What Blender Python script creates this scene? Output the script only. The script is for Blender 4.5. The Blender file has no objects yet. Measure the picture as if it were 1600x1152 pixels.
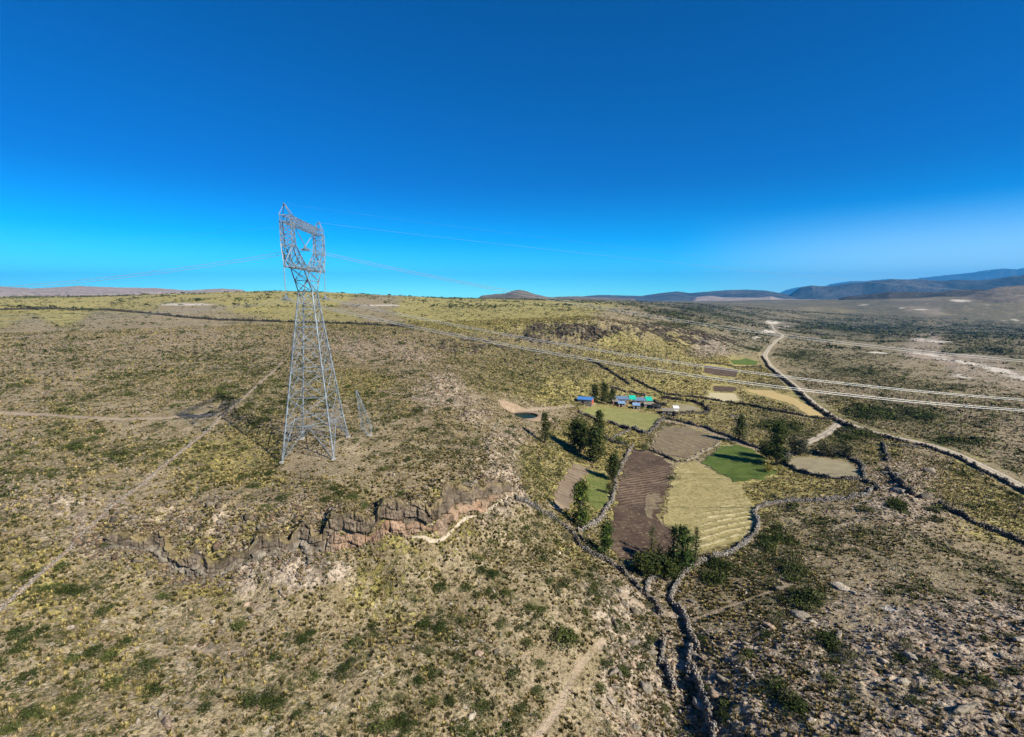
import bpy, bmesh, math, random
import numpy as np
from mathutils import Vector, Matrix
rng = np.random.default_rng(7); random.seed(7)
PI = math.pi; R_ = math.radians
scene = bpy.context.scene
COL = scene.collection
# ------------------------------------------------------------------ camera
CZ = 35.0; PITCH = R_(8.3); F = 760.0
cam_d = bpy.data.cameras.new("camera"); cam = bpy.data.objects.new("camera", cam_d); COL.objects.link(cam)
cam_d.sensor_width = 36.0; cam_d.lens = 36.0*F/1600.0
cam_d.clip_start = 1.0; cam_d.clip_end = 200000.0
cam.location = (0, 0, CZ); cam.rotation_euler = (PI/2-PITCH, 0, 0)
scene.camera = cam
# ------------------------------------------------------------------ sky, sun, exposure
SH_AZ = R_(-53)                     # azimuth the shadows fall to (from +Y, clockwise)
SUN_EL = R_(37)
sx, sy = -math.sin(SH_AZ), -math.cos(SH_AZ)      # horizontal direction towards the sun
world = bpy.data.worlds.new("World"); scene.world = world; world.use_nodes = True
wn = world.node_tree.nodes; wl = world.node_tree.links
bg = wn['Background']; sky = wn.new('ShaderNodeTexSky'); sky.sky_type = 'NISHITA'; sky.sun_disc = False
sky.sun_elevation = SUN_EL; sky.sun_rotation = math.atan2(sx, sy)
sky.altitude = 4200; sky.air_density = 1.0; sky.dust_density = 0.25; sky.ozone_density = 3.0
hsv = wn.new('ShaderNodeHueSaturation'); hsv.inputs['Saturation'].default_value = 1.55; hsv.inputs['Value'].default_value = 1.0
hsv.inputs['Hue'].default_value = 0.493
wl.new(sky.outputs[0], hsv.inputs['Color']); gm = wn.new('ShaderNodeMix'); gm.data_type = 'RGBA'; gm.blend_type = 'MULTIPLY'; gm.inputs[0].default_value = 1.0; gm.inputs[7].default_value = (0.20, 1.02, 1.50, 1); wl.new(hsv.outputs[0], gm.inputs[6]); tc = wn.new('ShaderNodeTexCoord'); sxyz = wn.new('ShaderNodeSeparateXYZ'); wl.new(tc.outputs['Generated'], sxyz.inputs[0])
mr = wn.new('ShaderNodeMapRange'); mr.interpolation_type = 'SMOOTHSTEP'; mr.inputs['From Min'].default_value = 0.0; mr.inputs['From Max'].default_value = 0.23; mr.inputs['To Min'].default_value = 1.0; mr.inputs['To Max'].default_value = 0.0
wl.new(sxyz.outputs['Z'], mr.inputs['Value'])
g2 = wn.new('ShaderNodeMix'); g2.data_type = 'RGBA'; g2.blend_type = 'MULTIPLY'; g2.inputs[7].default_value = (6.0, 2.9, 1.75, 1); wl.new(mr.outputs[0], g2.inputs[0]); wl.new(gm.outputs[2], g2.inputs[6]); vd = wn.new('ShaderNodeVectorMath'); vd.operation = 'DOT_PRODUCT'; vd.inputs[1].default_value = (.80, .60, 0); wl.new(tc.outputs['Generated'], vd.inputs[0])
m3 = wn.new('ShaderNodeMapRange'); m3.interpolation_type = 'SMOOTHSTEP'; m3.inputs['From Min'].default_value = .80; m3.inputs['From Max'].default_value = 1.0; m3.inputs['To Max'].default_value = .62; wl.new(vd.outputs['Value'], m3.inputs['Value'])
m4 = wn.new('ShaderNodeMapRange'); m4.interpolation_type = 'SMOOTHSTEP'; m4.inputs['From Min'].default_value = 0.0; m4.inputs['From Max'].default_value = .16; m4.inputs['To Min'].default_value = 1.0; m4.inputs['To Max'].default_value = 0.0; wl.new(sxyz.outputs['Z'], m4.inputs['Value'])
mm_ = wn.new('ShaderNodeMath'); mm_.operation = 'MULTIPLY'; wl.new(m3.outputs[0], mm_.inputs[0]); wl.new(m4.outputs[0], mm_.inputs[1])
g3 = wn.new('ShaderNodeMix'); g3.data_type = 'RGBA'; g3.inputs[7].default_value = (15.0, 15.5, 15.5, 1); wl.new(mm_.outputs[0], g3.inputs[0]); wl.new(g2.outputs[2], g3.inputs[6]); wl.new(g3.outputs[2], bg.inputs['Color'])
bg.inputs['Strength'].default_value = 0.050
sd = bpy.data.lights.new("sun", 'SUN'); sd.energy = 5.0; sd.angle = R_(0.5); sd.color = (1.0, 0.95, 0.81)
sun = bpy.data.objects.new("sun", sd); COL.objects.link(sun)
sv = Vector((sx*math.cos(SUN_EL), sy*math.cos(SUN_EL), math.sin(SUN_EL)))
sun.rotation_euler = sv.to_track_quat('Z', 'Y').to_euler()
scene.view_settings.view_transform = 'Standard'; scene.view_settings.look = 'None'
scene.view_settings.exposure = 0.86; scene.view_settings.gamma = 1.0
scene.cycles.max_bounces = 5; scene.cycles.diffuse_bounces = 2; scene.cycles.volume_bounces = 0
scene.cycles.transparent_max_bounces = 8
# ------------------------------------------------------------------ helpers: pixels and rays
cp, sp = math.cos(PITCH), math.sin(PITCH)
def pxdir(px, py):
    u = (np.asarray(px, float)-800)/F; v = (np.asarray(py, float)-576)/F
    return u, cp-v*sp, -(sp+v*cp)
def px_at_z(px, py, z):
    dx, dy, dz = pxdir(px, py); t = (z-CZ)/dz
    return dx*t, dy*t
def project(x, y, z):
    zz = z-CZ; f = y*cp-zz*sp; up = y*sp+zz*cp
    f = np.where(f < 0.5, 0.5, f)
    return 800+F*x/f, 576-F*up/f
# ------------------------------------------------------------------ noise
def _hash(ix, iy, seed):
    h = (ix.astype(np.int64)*374761393+iy.astype(np.int64)*668265263+seed*974711) & 0xffffffff
    h = ((h ^ (h >> 13))*1274126177) & 0xffffffff
    return (h ^ (h >> 16)) & 0xffffffff
def pnoise(x, y, seed=0):
    x = np.asarray(x, float); y = np.asarray(y, float)
    xi = np.floor(x); yi = np.floor(y); fx = x-xi; fy = y-yi; xi = xi.astype(np.int64); yi = yi.astype(np.int64)
    u = fx*fx*fx*(fx*(fx*6-15)+10); v = fy*fy*fy*(fy*(fy*6-15)+10)
    def g(i, j):
        a = _hash(xi+i, yi+j, seed)*(2*PI/4294967296.0)
        return np.cos(a)*(fx-i)+np.sin(a)*(fy-j)
    a = g(0, 0)*(1-u)+g(1, 0)*u; b = g(0, 1)*(1-u)+g(1, 1)*u
    return (a*(1-v)+b*v)*1.5
def fbm(x, y, scale, octs=3, seed=0, gain=0.5):
    s = 0; a = 1; t = 0
    for o in range(octs):
        s = s+a*pnoise(np.asarray(x)/scale*(2**o), np.asarray(y)/scale*(2**o), seed+o*17); t += a; a *= gain
    return s/t
def sstep(a, b, x):
    t = np.clip((x-a)/(b-a), 0, 1); return t*t*(3-2*t)
def polydist(x, y, P):
    """distance, signed side, arc parameter (0..1) to a polyline"""
    P = np.asarray(P, float); best = np.full(np.shape(x), 1e18); side = np.zeros(np.shape(x)); par = np.zeros(np.shape(x))
    L = np.hypot(*(P[1:]-P[:-1]).T); C = np.concatenate([[0], np.cumsum(L)]); tot = C[-1]
    for k in range(len(P)-1):
        ax, ay = P[k]; bx, by = P[k+1]; dx, dy = bx-ax, by-ay; l2 = dx*dx+dy*dy+1e-9
        t = np.clip(((x-ax)*dx+(y-ay)*dy)/l2, 0, 1)
        ex = x-ax-t*dx; ey = y-ay-t*dy; d = ex*ex+ey*ey
        m = d < best; best = np.where(m, d, best)
        side = np.where(m, np.sign(dx*(y-ay)-dy*(x-ax)), side); par = np.where(m, (C[k]+t*L[k])/tot, par)
    return np.sqrt(best), side, par
# ------------------------------------------------------------------ terrain height: control points (px, py, z)
CT = [
 # plateau round the pylon
 (480,725,0),(560,690,1.0),(300,700,0.6),(100,700,1.0),(-80,700,1.5),(0,650,2.2),(200,640,2.2),(350,635,2.6),(450,650,2.2),(600,700,0.3),(690,690,0),(740,660,-1),
 (540,760,-0.4),(400,760,-0.3),(250,780,-0.6),(640,750,-1),(720,740,-1.5),(100,600,3.4),(300,600,3.6),(500,610,3.0),(620,620,1.5),(690,600,1),
 (0,560,5.2),(-120,560,5.2),(300,560,5.2),(500,560,5.0),(620,560,3.6),(700,565,0.5),
 (0,520,9),(300,525,8.5),(500,530,7.6),(640,535,6.2),(-150,487,15),(0,486,15),(150,487,14.5),(300,499,12),(450,506,10),(600,511,8.5),(680,510,8.5),(740,506,9),
 # cliff foot ground and left slope
 (150,870,-3.8),(60,840,-1.6),(-80,840,-1.2),(0,780,-0.4),(150,770,-0.4),(0,950,-4),(-100,950,-4),(130,900,-5),(270,915,-7.0),(400,925,-8),(500,935,-8.3),(600,905,-8.2),(680,890,-8.2),(760,850,-8.2),(815,812,-8.8),
 (200,1000,-7.5),(400,1040,-9),(0,1100,-6),(200,1152,-8),(400,1152,-10),(600,1152,-12),(600,1020,-10.2),(750,1000,-12),(760,1152,-14.5),(850,1050,-16),(820,900,-11),(880,930,-14),(940,940,-17),
 # plateau edge slope to the valley
 (780,760,-3.2),(800,720,-5),(770,660,-4),(750,610,-3.5),(745,560,-3),(790,600,-7),(860,610,-13),(840,660,-14),(800,690,-8),(830,740,-11.5),(880,700,-17),(860,770,-15.5),(900,640,-18.5),
 (820,640,-14.2),(820,655,-14.6),(900,590,-13),(830,570,-8),(960,590,-16),(900,560,-10),(1000,570,-15),(1060,590,-20),
 # bluff and country behind it
 (800,508,9.5),(860,503,11),(920,506,11),(970,514,7),(880,538,-4),(820,533,-2),(950,545,-8),(1010,545,-8),(1060,520,-4),(1020,505,4),(1080,545,-16),(1120,535,-14),(1130,560,-22),
 (960,490,14),(1050,490,2),(1100,505,-8),(1180,510,-28),(1210,517,-36),
 # valley: farm and fields
 (930,632,-20.5),(1000,632,-22),(1060,650,-22.5),(960,660,-21),(1000,690,-21.2),(930,690,-20),(1050,700,-21.4),(1120,690,-21.8),(1160,720,-21.4),(1060,760,-21.2),(980,760,-20.8),(940,770,-20),(1120,800,-21),(1000,830,-20.8),
 (1060,860,-21.5),(1180,790,-20.6),(920,820,-19),(900,855,-17.2),(960,890,-20.4),(1010,925,-22.2),(1100,880,-21.3),
 (1200,640,-23.5),(1320,660,-25.5),(1250,700,-21.5),(1300,735,-20.5),(1360,740,-20.5),(1240,600,-27.5),(1150,600,-25),(1100,610,-23.5),(1150,570,-27.5),(1195,550,-32.5),(1195,570,-31),
 (1600,760,-27),(1700,780,-27),(1500,720,-25.5),(1450,760,-21),(1600,850,-20.5),(1700,860,-20),(1400,700,-23.5),(1500,790,-19.5),
 # gully and the rocky slope lower right
 (1050,950,-23),(1035,1030,-23.2),(1060,1100,-23.6),(1080,1152,-24),(960,1000,-19.5),(940,1152,-18.5),(1130,1000,-21),(1150,1100,-20),(1220,1152,-18.5),(1200,900,-19.6),(1300,830,-19.6),(1400,790,-17.5),(1400,900,-17.6),(1300,1000,-18),
 (1450,1000,-15.6),(1600,950,-15),(1700,960,-14.5),(1600,1100,-14.5),(1450,1152,-15),(1700,1152,-13),(1600,1000,-14),(1200,820,-20.3),
 # right hand plain
 (1300,560,-33),(1400,600,-31),(1400,560,-35),(1500,640,-31),(1600,640,-31),(1700,640,-31),(1600,580,-37),(1500,560,-39),(1300,530,-40),(1400,520,-46),(1600,520,-47),(1700,520,-47),(1250,500,-48),(1400,500,-52),(1600,500,-52),(1700,500,-52),
]
CTD = [ # (px, py, distance)
 (-150,463,1500),(0,463,1500),(150,461,1450),(300,458,1400),(450,455.5,1400),(520,457,1400),(600,461.5,1400),(700,465.5,1450),(780,467,1500),(860,468,1600),
 (0,472,1000),(300,470,950),(450,470,900),(600,474,900),(750,476,950),(900,479,1100),(960,474,1500),
 (1050,478,2000),(1150,480,2300),(1050,470.5,8000),(1150,471,8000),(1250,471,8000),(1400,471,8000),(1600,471,8000),(1750,471,8000),
 (1300,482,3000),(1600,482,3000),(1750,482,3000),
]
CL_PX = [(120,845,-3),(150,862,-3.6),(195,870,-4.4),(235,878,-5.4),(262,895,-6.6),(278,908,-7.2),(320,912,-7.6),(370,905,-7.8),(430,900,-8),(470,893,-8.1),(505,900,-8.2),(530,894,-8.2),(565,894,-8.2),(590,890,-8.2),(620,884,-8.1),(650,878,-8.1),(685,874,-8.1),(715,852,-8.1),(745,832,-8.2),(775,812,-8.4),(803,797,-8.8)]
CLIFF = np.array([px_at_z(*p) for p in CL_PX])
_L = np.hypot(*(CLIFF[1:]-CLIFF[:-1]).T); CL_S = np.concatenate([[0], np.cumsum(_L)]); CL_LEN = CL_S[-1]; CL_S = CL_S/CL_LEN
CL_H = np.array([0,.8,1.4,1.8,3.0,3.4,2.0,1.7,1.9,2.6,3.8,4.6,5.3,5.5,5.6,5.7,6.0,5.6,4.5,2.9,0.4])
def cl_break(t):
    nb_ = fbm(t*CL_LEN, t*0+3.3, 5.0, 3, 47); w_ = 1-.72*sstep(.45, .55, t)
    return np.clip(1+(2.4*nb_-.25)*w_, .12, 1.5)
_c = np.stack([np.interp(np.linspace(0, 1, 70), CL_S, CLIFF[:, k]) for k in (0, 1)], 1)
for _ in range(3): _c[1:-1] = (_c[:-2]+_c[1:-1]*2+_c[2:])/4
CLIFFD = _c
def cliff_step(x, y):
    x = np.asarray(x, float); y = np.asarray(y, float); m = (x > CLIFFD[:, 0].min()-50) & (x < CLIFFD[:, 0].max()+50) & (y > CLIFFD[:, 1].min()-50) & (y < CLIFFD[:, 1].max()+55)
    d = np.full(x.shape, 99.0); s = np.ones(x.shape); t = np.zeros(x.shape); d[m], s[m], t[m] = polydist(x[m], y[m], CLIFFD)
    d = d*s; D = np.interp(t, CL_S, CL_H)*(1+(cl_break(t)-1)*np.exp(-(np.maximum(d-1.5, 0)/2.2)**2))       # positive = plateau side
    end = (t > 0.0005) & (t < 0.9995)
    return D*sstep(1.5, 2.0, d)*np.exp(-np.maximum(d, 0)**2/18.0**2)*np.where(end, 1, 0.0), d, t
# upper cliff points
CT += [(350,812,-0.9),(250,812,-0.9),(200,840,-2.2),(500,802,-0.9),(600,795,-1.1),(680,775,-1.7),(740,755,-2.4),(300,865,-4.4),(420,868,-4.6),(520,860,-4.3),(600,846,-3.2),(660,825,-2.9),(720,800,-3.3),(770,780,-4.6)]
cx, cy, cz = [], [], []
for px, py, z in CT:
    x, y = px_at_z(px, py, z); cx.append(float(x)); cy.append(float(y)); cz.append(z)
for px, py, d in CTD:
    dx, dy, dz = pxdir(px, py); t = d/math.hypot(dx, dy); cx.append(dx*t); cy.append(dy*t); cz.append(CZ+dz*t)
# behind the frame and far away
for a in range(-170, 181, 20):
    if abs(a) > 62:
        for r, z in ((60, -12), (300, -15), (1500, -30), (8000, -60)):
            if a < 0: z = {60: -6, 300: 2, 1500: 10, 8000: -60}[r]
            cx.append(r*math.sin(R_(a))); cy.append(r*math.cos(R_(a))); cz.append(z)
for a in range(-60, 61, 12):
    cx.append(8000*math.sin(R_(a))); cy.append(8000*math.cos(R_(a))); cz.append(-60 if a > -5 else -80)
    cx.append(30000*math.sin(R_(a))); cy.append(30000*math.cos(R_(a))); cz.append(-100)
for a in (-45, -35, -25, -15, -5):
    cx.append(2600*math.sin(R_(a))); cy.append(2600*math.cos(R_(a))); cz.append(20)
for a, z in ((-60, -7), (-40, -8), (-20, -11), (0, -16), (15, -21), (30, -19), (45, -15), (60, -12)):
    cx.append(22*math.sin(R_(a))); cy.append(22*math.cos(R_(a))); cz.append(z)
cx = np.array(cx); cy = np.array(cy); cz = np.array(cz)
cz = cz-cliff_step(cx, cy)[0]
def pol(x, y):
    return np.arctan2(x, y)*2.2, np.log(np.hypot(x, y)+1e-6)*1.6
ka, kl = pol(cx, cy)
def phi(r2): return r2*np.log(r2+1e-12)*0.5
N = len(cx)
A = np.zeros((N+3, N+3)); A[:N, :N] = phi((ka[:, None]-ka)**2+(kl[:, None]-kl)**2)+np.eye(N)*4e-4
A[:N, N] = 1; A[:N, N+1] = ka; A[:N, N+2] = kl; A[N, :N] = 1; A[N+1, :N] = ka; A[N+2, :N] = kl
SOL = np.linalg.solve(A, np.concatenate([cz, [0, 0, 0]]))
def base_h(x, y):
    shp = np.shape(x); a, l = pol(np.ravel(x), np.ravel(y)); out = np.empty(a.size)
    for i in range(0, a.size, 200000):
        s = slice(i, i+200000); aa = a[s]; ll = l[s]; o = SOL[N]+SOL[N+1]*aa+SOL[N+2]*ll
        for k in range(N):
            o += SOL[k]*phi((aa-ka[k])**2+(ll-kl[k])**2)
        out[s] = o
    return out.reshape(shp)
# ------------------------------------------------------------------ terrain grid (azimuth x distance)
AZ = np.concatenate([np.linspace(-180, -62, 40, endpoint=False), np.linspace(-62, -50, 60, endpoint=False), np.linspace(-50, 50, 1060), np.linspace(50, 62, 61)[1:], np.linspace(62, 180, 41)[1:]])
AZ = np.radians(AZ)
tn = np.arange(2.2, 0.02, -0.0021)
RR = np.concatenate([[2, 8, 14], 45.0/tn, np.geomspace(2300, 34000, 110)])
na, nr = len(AZ), len(RR)
# rbf on a coarser grid, then bilinear (it is smooth)
ia = np.unique(np.concatenate([np.arange(0, na, 6), [na-1]])); ir = np.unique(np.concatenate([np.arange(0, nr, 5), [nr-1]]))
ga, gr = np.meshgrid(AZ[ia], RR[ir], indexing='ij')
gz = base_h(gr*np.sin(ga), gr*np.cos(ga))
tmp = np.array([np.interp(np.arange(nr), ir, gz[i]) for i in range(len(ia))])
BZ = np.empty((na, nr)); kk = np.interp(np.arange(na), ia, np.arange(len(ia))); k0 = np.minimum(kk.astype(int), len(ia)-2); kf = (kk-k0)[:, None]
BZ = tmp[k0]*(1-kf)+tmp[k0+1]*kf
GA, GR = np.meshgrid(AZ, RR, indexing='ij')
GX = GR*np.sin(GA); GY = GR*np.cos(GA)
CS, CD, CTT = cliff_step(GX, GY)
Z0 = BZ+CS
def pmask(px, py, poly):
    """inside-polygon test in photo pixels"""
    px = np.asarray(px); ins = np.zeros(px.shape, bool); n = len(poly)
    for i in range(n):
        x1, y1 = poly[i]; x2, y2 = poly[(i+1) % n]
        if y1 == y2: continue
        c = ((y1 > py) != (y2 > py)) & (px < (x2-x1)*(py-y1)/(y2-y1)+x1)
        ins ^= c
    return ins
PX, PY = project(GX, GY, Z0)
FRONT = (GY > 3) & (np.abs(GA) < R_(64))
# ---- ground cover: (px, py, bare, yellow, green, rock)
COV = [
 (0,470,.35,.75,.1,0),(100,466,.2,.9,.1,0),(200,475,.5,.6,.1,0),(300,480,.9,.3,0,0),(400,470,.2,.9,.1,0),(300,468,.3,.8,.1,0),(500,466,.1,1,.1,0),(600,477,.8,.4,0,0),(560,480,.8,.3,0,0),(650,485,0,1,.2,0),(450,490,.5,.6,.1,0),(600,500,.8,.4,0,.1),(540,495,.6,.6,0,0),
 (750,475,0,1,.15,0),(750,490,0,1,.2,0),(820,478,.4,.7,.1,0),(880,488,.1,.9,.2,0),(850,470,.2,.7,.2,0),(700,498,.1,.9,.2,0),(930,480,.5,.6,.1,0),(960,492,.6,.3,.1,.2),(100,495,.2,.7,.2,.1),(0,500,.3,.5,.2,.2),
 (0,530,.6,.3,.3,.1),(60,515,.6,.2,.3,.3),(150,505,.5,.2,.3,.3),(200,520,.6,.3,.3,.1),(260,520,.9,.3,0,0),(330,510,.9,.3,.1,0),(240,545,.8,.2,.2,.1),(400,512,.6,.4,.3,.1),(100,560,.3,.1,.8,.2),(60,545,.4,.1,.6,.3),(180,570,.4,.2,.7,.1),(300,560,.3,.3,.8,0),(400,560,.3,.2,.7,.1),
 (0,590,.5,.4,.6,0),(200,600,.4,.4,.7,0),(100,600,.7,.4,.3,0),(300,600,.2,.4,.8,0),(380,590,.2,.3,.8,0),(30,640,.8,.3,.4,0),(200,652,.9,.2,.2,0),(300,650,.8,.2,.3,0),(100,670,.4,.6,.7,0),(200,690,.4,.6,.7,0),(300,700,.2,.7,.7,0),(340,730,.2,.8,.5,0),(270,660,.7,.3,.4,0),
 (0,720,.5,.4,.5,.3),(80,700,.5,.5,.6,0),(150,740,.4,.5,.5,.2),(400,650,.2,.4,.9,0),(420,700,.3,.8,.5,0),(430,620,.2,.3,.9,0),(480,740,.6,.5,.3,0),(460,715,.9,.2,.1,.1),(520,700,.8,.2,.2,.1),(500,670,.5,.4,.4,.1),(560,700,.8,.2,.3,.1),(600,720,.6,.4,.5,.1),(580,640,.3,.5,.6,.1),(560,600,.2,.7,.6,0),(530,560,.3,.3,.5,.3),
 (560,545,.4,.1,.4,.5),(620,550,.4,.1,.4,.6),(650,580,.3,.3,.5,.4),(700,600,.4,.2,.3,.8),(690,620,.5,.2,.3,.8),(640,640,.3,.5,.6,.2),(650,680,.6,.3,.4,.2),(700,660,.3,.5,.5,.3),(740,590,.2,.6,.6,.2),(720,540,.2,.6,.5,.3),(680,530,.3,.5,.5,.3),(620,520,.3,.5,.5,.3),(560,520,.3,.4,.5,.3),(700,700,.5,.4,.5,.2),
 (640,740,.6,.4,.5,0),(540,770,.5,.5,.7,0),(420,750,.3,.7,.7,0),(300,765,.4,.6,.6,0),(250,800,.9,.1,.2,.1),(320,800,.9,.1,.2,.1),(420,795,.8,.2,.2,0),(500,800,.8,.2,.2,0),(600,770,.5,.4,.6,0),(360,815,.8,.3,.2,.2),(620,790,.7,.3,.3,.1),
 (100,790,.4,.3,.5,.6),(0,780,.3,.3,.5,.6),(60,820,.4,.4,.6,.4),(200,800,.5,.2,.3,.6),(150,830,.4,.3,.4,.6),(250,850,.4,.6,.4,.4),(330,860,.3,.9,.3,.3),(420,860,.3,.8,.3,.3),(330,890,.3,.8,.3,.4),(430,885,.3,.3,.3,.9),(500,850,.3,.7,.3,.3),(480,890,.4,.2,.3,.9),(600,820,.2,.8,.4,.3),(690,800,.2,.8,.4,.4),(740,770,.3,.5,.3,.8),(780,760,.3,.3,.3,1),(790,730,.3,.4,.3,.9),(760,710,.4,.4,.4,.6),(800,680,.3,.3,.3,.8),(790,780,.3,.3,.3,1),
 (60,880,.5,.8,.4,.1),(30,930,.5,.8,.4,.1),(150,930,.5,.4,.6,.3),(100,1000,.5,.6,.5,.3),(0,1050,.6,.4,.5,.2),(200,1050,.5,.7,.5,.2),(100,1130,.6,.3,.6,.2),(300,1000,.6,.4,.5,.4),(300,1100,.6,.3,.6,.4),(400,1000,.6,.4,.5,.4),(450,960,.5,.4,.5,.4),(420,1100,.6,.4,.6,.3),(520,930,.6,.5,.3,.3),(550,925,.4,.7,.6,.1),(600,915,.4,.7,.6,0),(560,1050,.7,.3,.5,.2),(650,960,.4,.6,.6,.2),(700,920,.4,.5,.7,.1),(760,880,.4,.4,.7,.2),(600,1000,.5,.6,.6,.1),(700,1050,.5,.5,.6,.2),(800,1000,.5,.4,.7,.3),(700,1130,.6,.4,.7,.3),(820,1100,.6,.4,.6,.2),(580,1130,.6,.4,.6,.2),(860,1100,.9,.4,.2,0),(880,1060,.8,.4,.3,.1),(900,1000,.5,.4,.6,.4),(850,880,.5,.4,.6,.1),(820,830,.4,.4,.7,.1),(870,940,.5,.4,.6,.3),(640,905,.5,.5,.7,0),
 (950,950,.5,.3,.5,.7),(980,1000,.4,.3,.5,1),(1000,1080,.4,.3,.5,1),(950,1100,.5,.4,.5,.7),(1060,960,.4,.5,.4,.7),(1060,1050,.4,.3,.4,1),(1120,950,.6,.6,.5,.4),(1150,920,.6,.6,.6,.2),(1100,900,.5,.5,.8,.1),(1200,880,.4,.4,1,.1),(1230,920,.3,.3,1,.2),(1200,830,.3,.5,.9,.1),(1250,850,.6,.5,.7,.1),(1350,850,.7,.5,.6,.1),(1300,900,.9,.3,.3,.3),(1420,880,.7,.4,.6,.1),(1500,900,.8,.4,.5,.1),(1590,900,.8,.3,.5,.1),
 (1130,1020,.5,.3,.3,1),(1150,1100,.4,.3,.5,1),(1230,1000,.5,.3,.4,1),(1250,1080,.4,.4,.7,.6),(1330,950,.9,.1,.2,.6),(1420,980,.8,.1,.2,.8),(1400,940,.8,.3,.4,.3),(1500,1000,.7,.1,.3,.9),(1590,960,.8,.2,.3,.8),(1350,1030,.6,.1,.3,1),(1350,1100,.5,.4,.5,.7),(1450,1100,.5,.2,.4,.9),(1550,1060,.7,.1,.3,1),(1550,1130,.5,.1,.4,1),(1590,1020,.6,.2,.6,.6),
 (830,600,.1,.65,.85,.1),(800,560,.1,.6,.8,.2),(780,580,.1,.65,.8,.1),(900,580,.1,.65,.85,.1),(870,610,.2,1,.5,.1),(950,600,.3,.9,.3,0),(960,560,.1,.8,.5,.2),(1020,570,.1,.8,.5,.2),(1050,540,.2,.7,.4,.4),(850,530,.1,.5,.5,.8),(900,520,.1,.4,.4,.9),(940,525,.1,.5,.4,.9),(980,525,.3,.6,.3,.4),(1000,510,.2,.3,.5,.4),(1060,510,.1,.3,.7,.5),(1100,520,.1,.5,.5,.6),(1110,545,.2,.3,.5,.9),(1150,540,.1,.1,.9,.7),(1180,530,.1,.1,.8,.6),(1050,570,.2,.8,.3,.1),
 (1100,595,.5,1,.1,0),(1130,570,.4,1,.1,0),(1180,590,.5,.9,.2,0),(1150,620,.5,.9,.2,0),(1200,605,.3,.7,.6,0),(1220,620,.5,.9,.4,0),(1060,605,.4,1,.2,0),(1100,650,.8,1,.2,0),(1150,655,.7,.9,.5,0),(1200,650,.5,.7,.8,0),(1250,670,.4,.6,.9,0),(1130,670,.8,.9,.3,0),(1250,650,.5,.7,.7,0),(1340,680,.4,.5,.9,0),(1300,700,.4,.6,.8,0),
 (840,720,.1,.65,.8,0),(820,760,.1,.6,.8,.1),(860,740,.1,.7,.7,0),(850,655,.75,.3,.3,.1),(800,655,.5,.4,.4,.3),(880,680,.1,.8,.5,0),(960,690,.3,1,.1,0),(950,750,.1,.7,.5,0),(1060,700,.5,.4,.5,0),(920,770,.1,.8,.4,0),(940,850,.4,.7,.3,.1),(1250,760,.6,1,.1,0),(1200,755,.6,1,.2,0),(1300,765,.6,.9,.2,.1),(1190,790,.6,1,.2,0),(1150,850,.6,.9,.1,0),
 (1380,700,.4,.8,.6,.1),(1400,740,.5,.3,.4,.7),(1450,740,.5,.5,.3,.5),(1500,770,.5,.9,.4,.2),(1560,800,.5,.9,.4,.1),(1500,740,.4,.8,.5,.1),(1420,780,.5,.2,.3,1),(1450,800,.5,.3,.4,.7),(1600,810,.5,.9,.4,.1),(1370,780,.4,.2,.5,.8),(1300,800,.5,.3,.4,.5),(1230,800,.5,.5,.5,.2),
 (1380,640,.1,.3,1.,0),(1450,660,.1,.4,1,0),(1330,630,.2,.7,.8,0),(1340,615,.5,.2,.5,.1),(1420,620,.6,.1,.6,.1),(1500,690,.2,.4,1,0),(1590,680,.9,.1,.3,.1),(1590,720,.4,.2,.7,.3),(1550,650,.3,.3,.9,0),(1500,640,.4,.2,.6,.2),
 (1250,560,.1,.1,1.,.1),(1300,570,.1,.2,1,0),(1230,540,.5,.1,.6,.2),(1300,545,.6,.1,.4,.2),(1380,555,.6,.1,.5,.2),(1450,575,.7,.1,.4,.3),(1550,600,.6,.1,.4,.5),(1370,590,.2,.2,.9,.1),(1450,600,.5,.1,.5,.3),(1250,590,.5,.3,.5,0),(1300,600,.7,.1,.4,0),(1230,525,.4,.1,.6,.3),
 (1300,510,.2,.2,.8,.3),(1400,520,.1,.2,.9,.2),(1500,540,.2,.2,.8,.2),(1590,560,.3,.2,.8,.2),(1440,553,.9,0,.1,1),(1500,565,.9,0,.1,1),(1560,580,.9,0,.2,.8),(1450,533,.8,0,.2,.8),(1590,530,.4,.2,.6,.2),(1500,510,.2,.2,.8,.2),(1250,490,.5,.4,.4,.1),(1310,491,.3,.6,.5,0),(1200,485,.4,.3,.6,.2),(1440,484,.9,0,.1,1),(1350,480,.2,.2,.7,.4),(1100,480,.3,.3,.6,.2),(1040,480,.4,.5,.4,.1),(1060,490,.2,.2,.8,.4),(1210,503,.8,0,.3,.8),(1500,480,.5,.2,.5,.3),(1580,490,.5,.2,.5,.3),(1590,470,.5,.1,.6,.2),(1400,495,.3,.4,.7,.1),
]
COV = np.array(COV, float)
def cover_at(px, py):
    shp = px.shape; p = px.ravel(); q = py.ravel(); num = np.zeros((p.size, 4)); den = np.zeros(p.size)
    kx = 1/28.0
    for c in COV:
        ky = 1/(8.0+max(0, c[1]-460)*0.06)
        w = 1/(((p-c[0])*kx*12/(12+max(0, c[1]-500)*.012))**2+((q-c[1])*ky)**2+0.25)**2.2
        num += w[:, None]*c[2:]; den += w
    return (num/den[:, None]).reshape(shp+(4,))
wx = fbm(GX, GY, 22.0, 3, 5); wy = fbm(GX, GY, 22.0, 3, 55)
ws = np.clip(F/np.maximum(GR, 20), 0.3, 12)
cjs = slice(0, nr)
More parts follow.
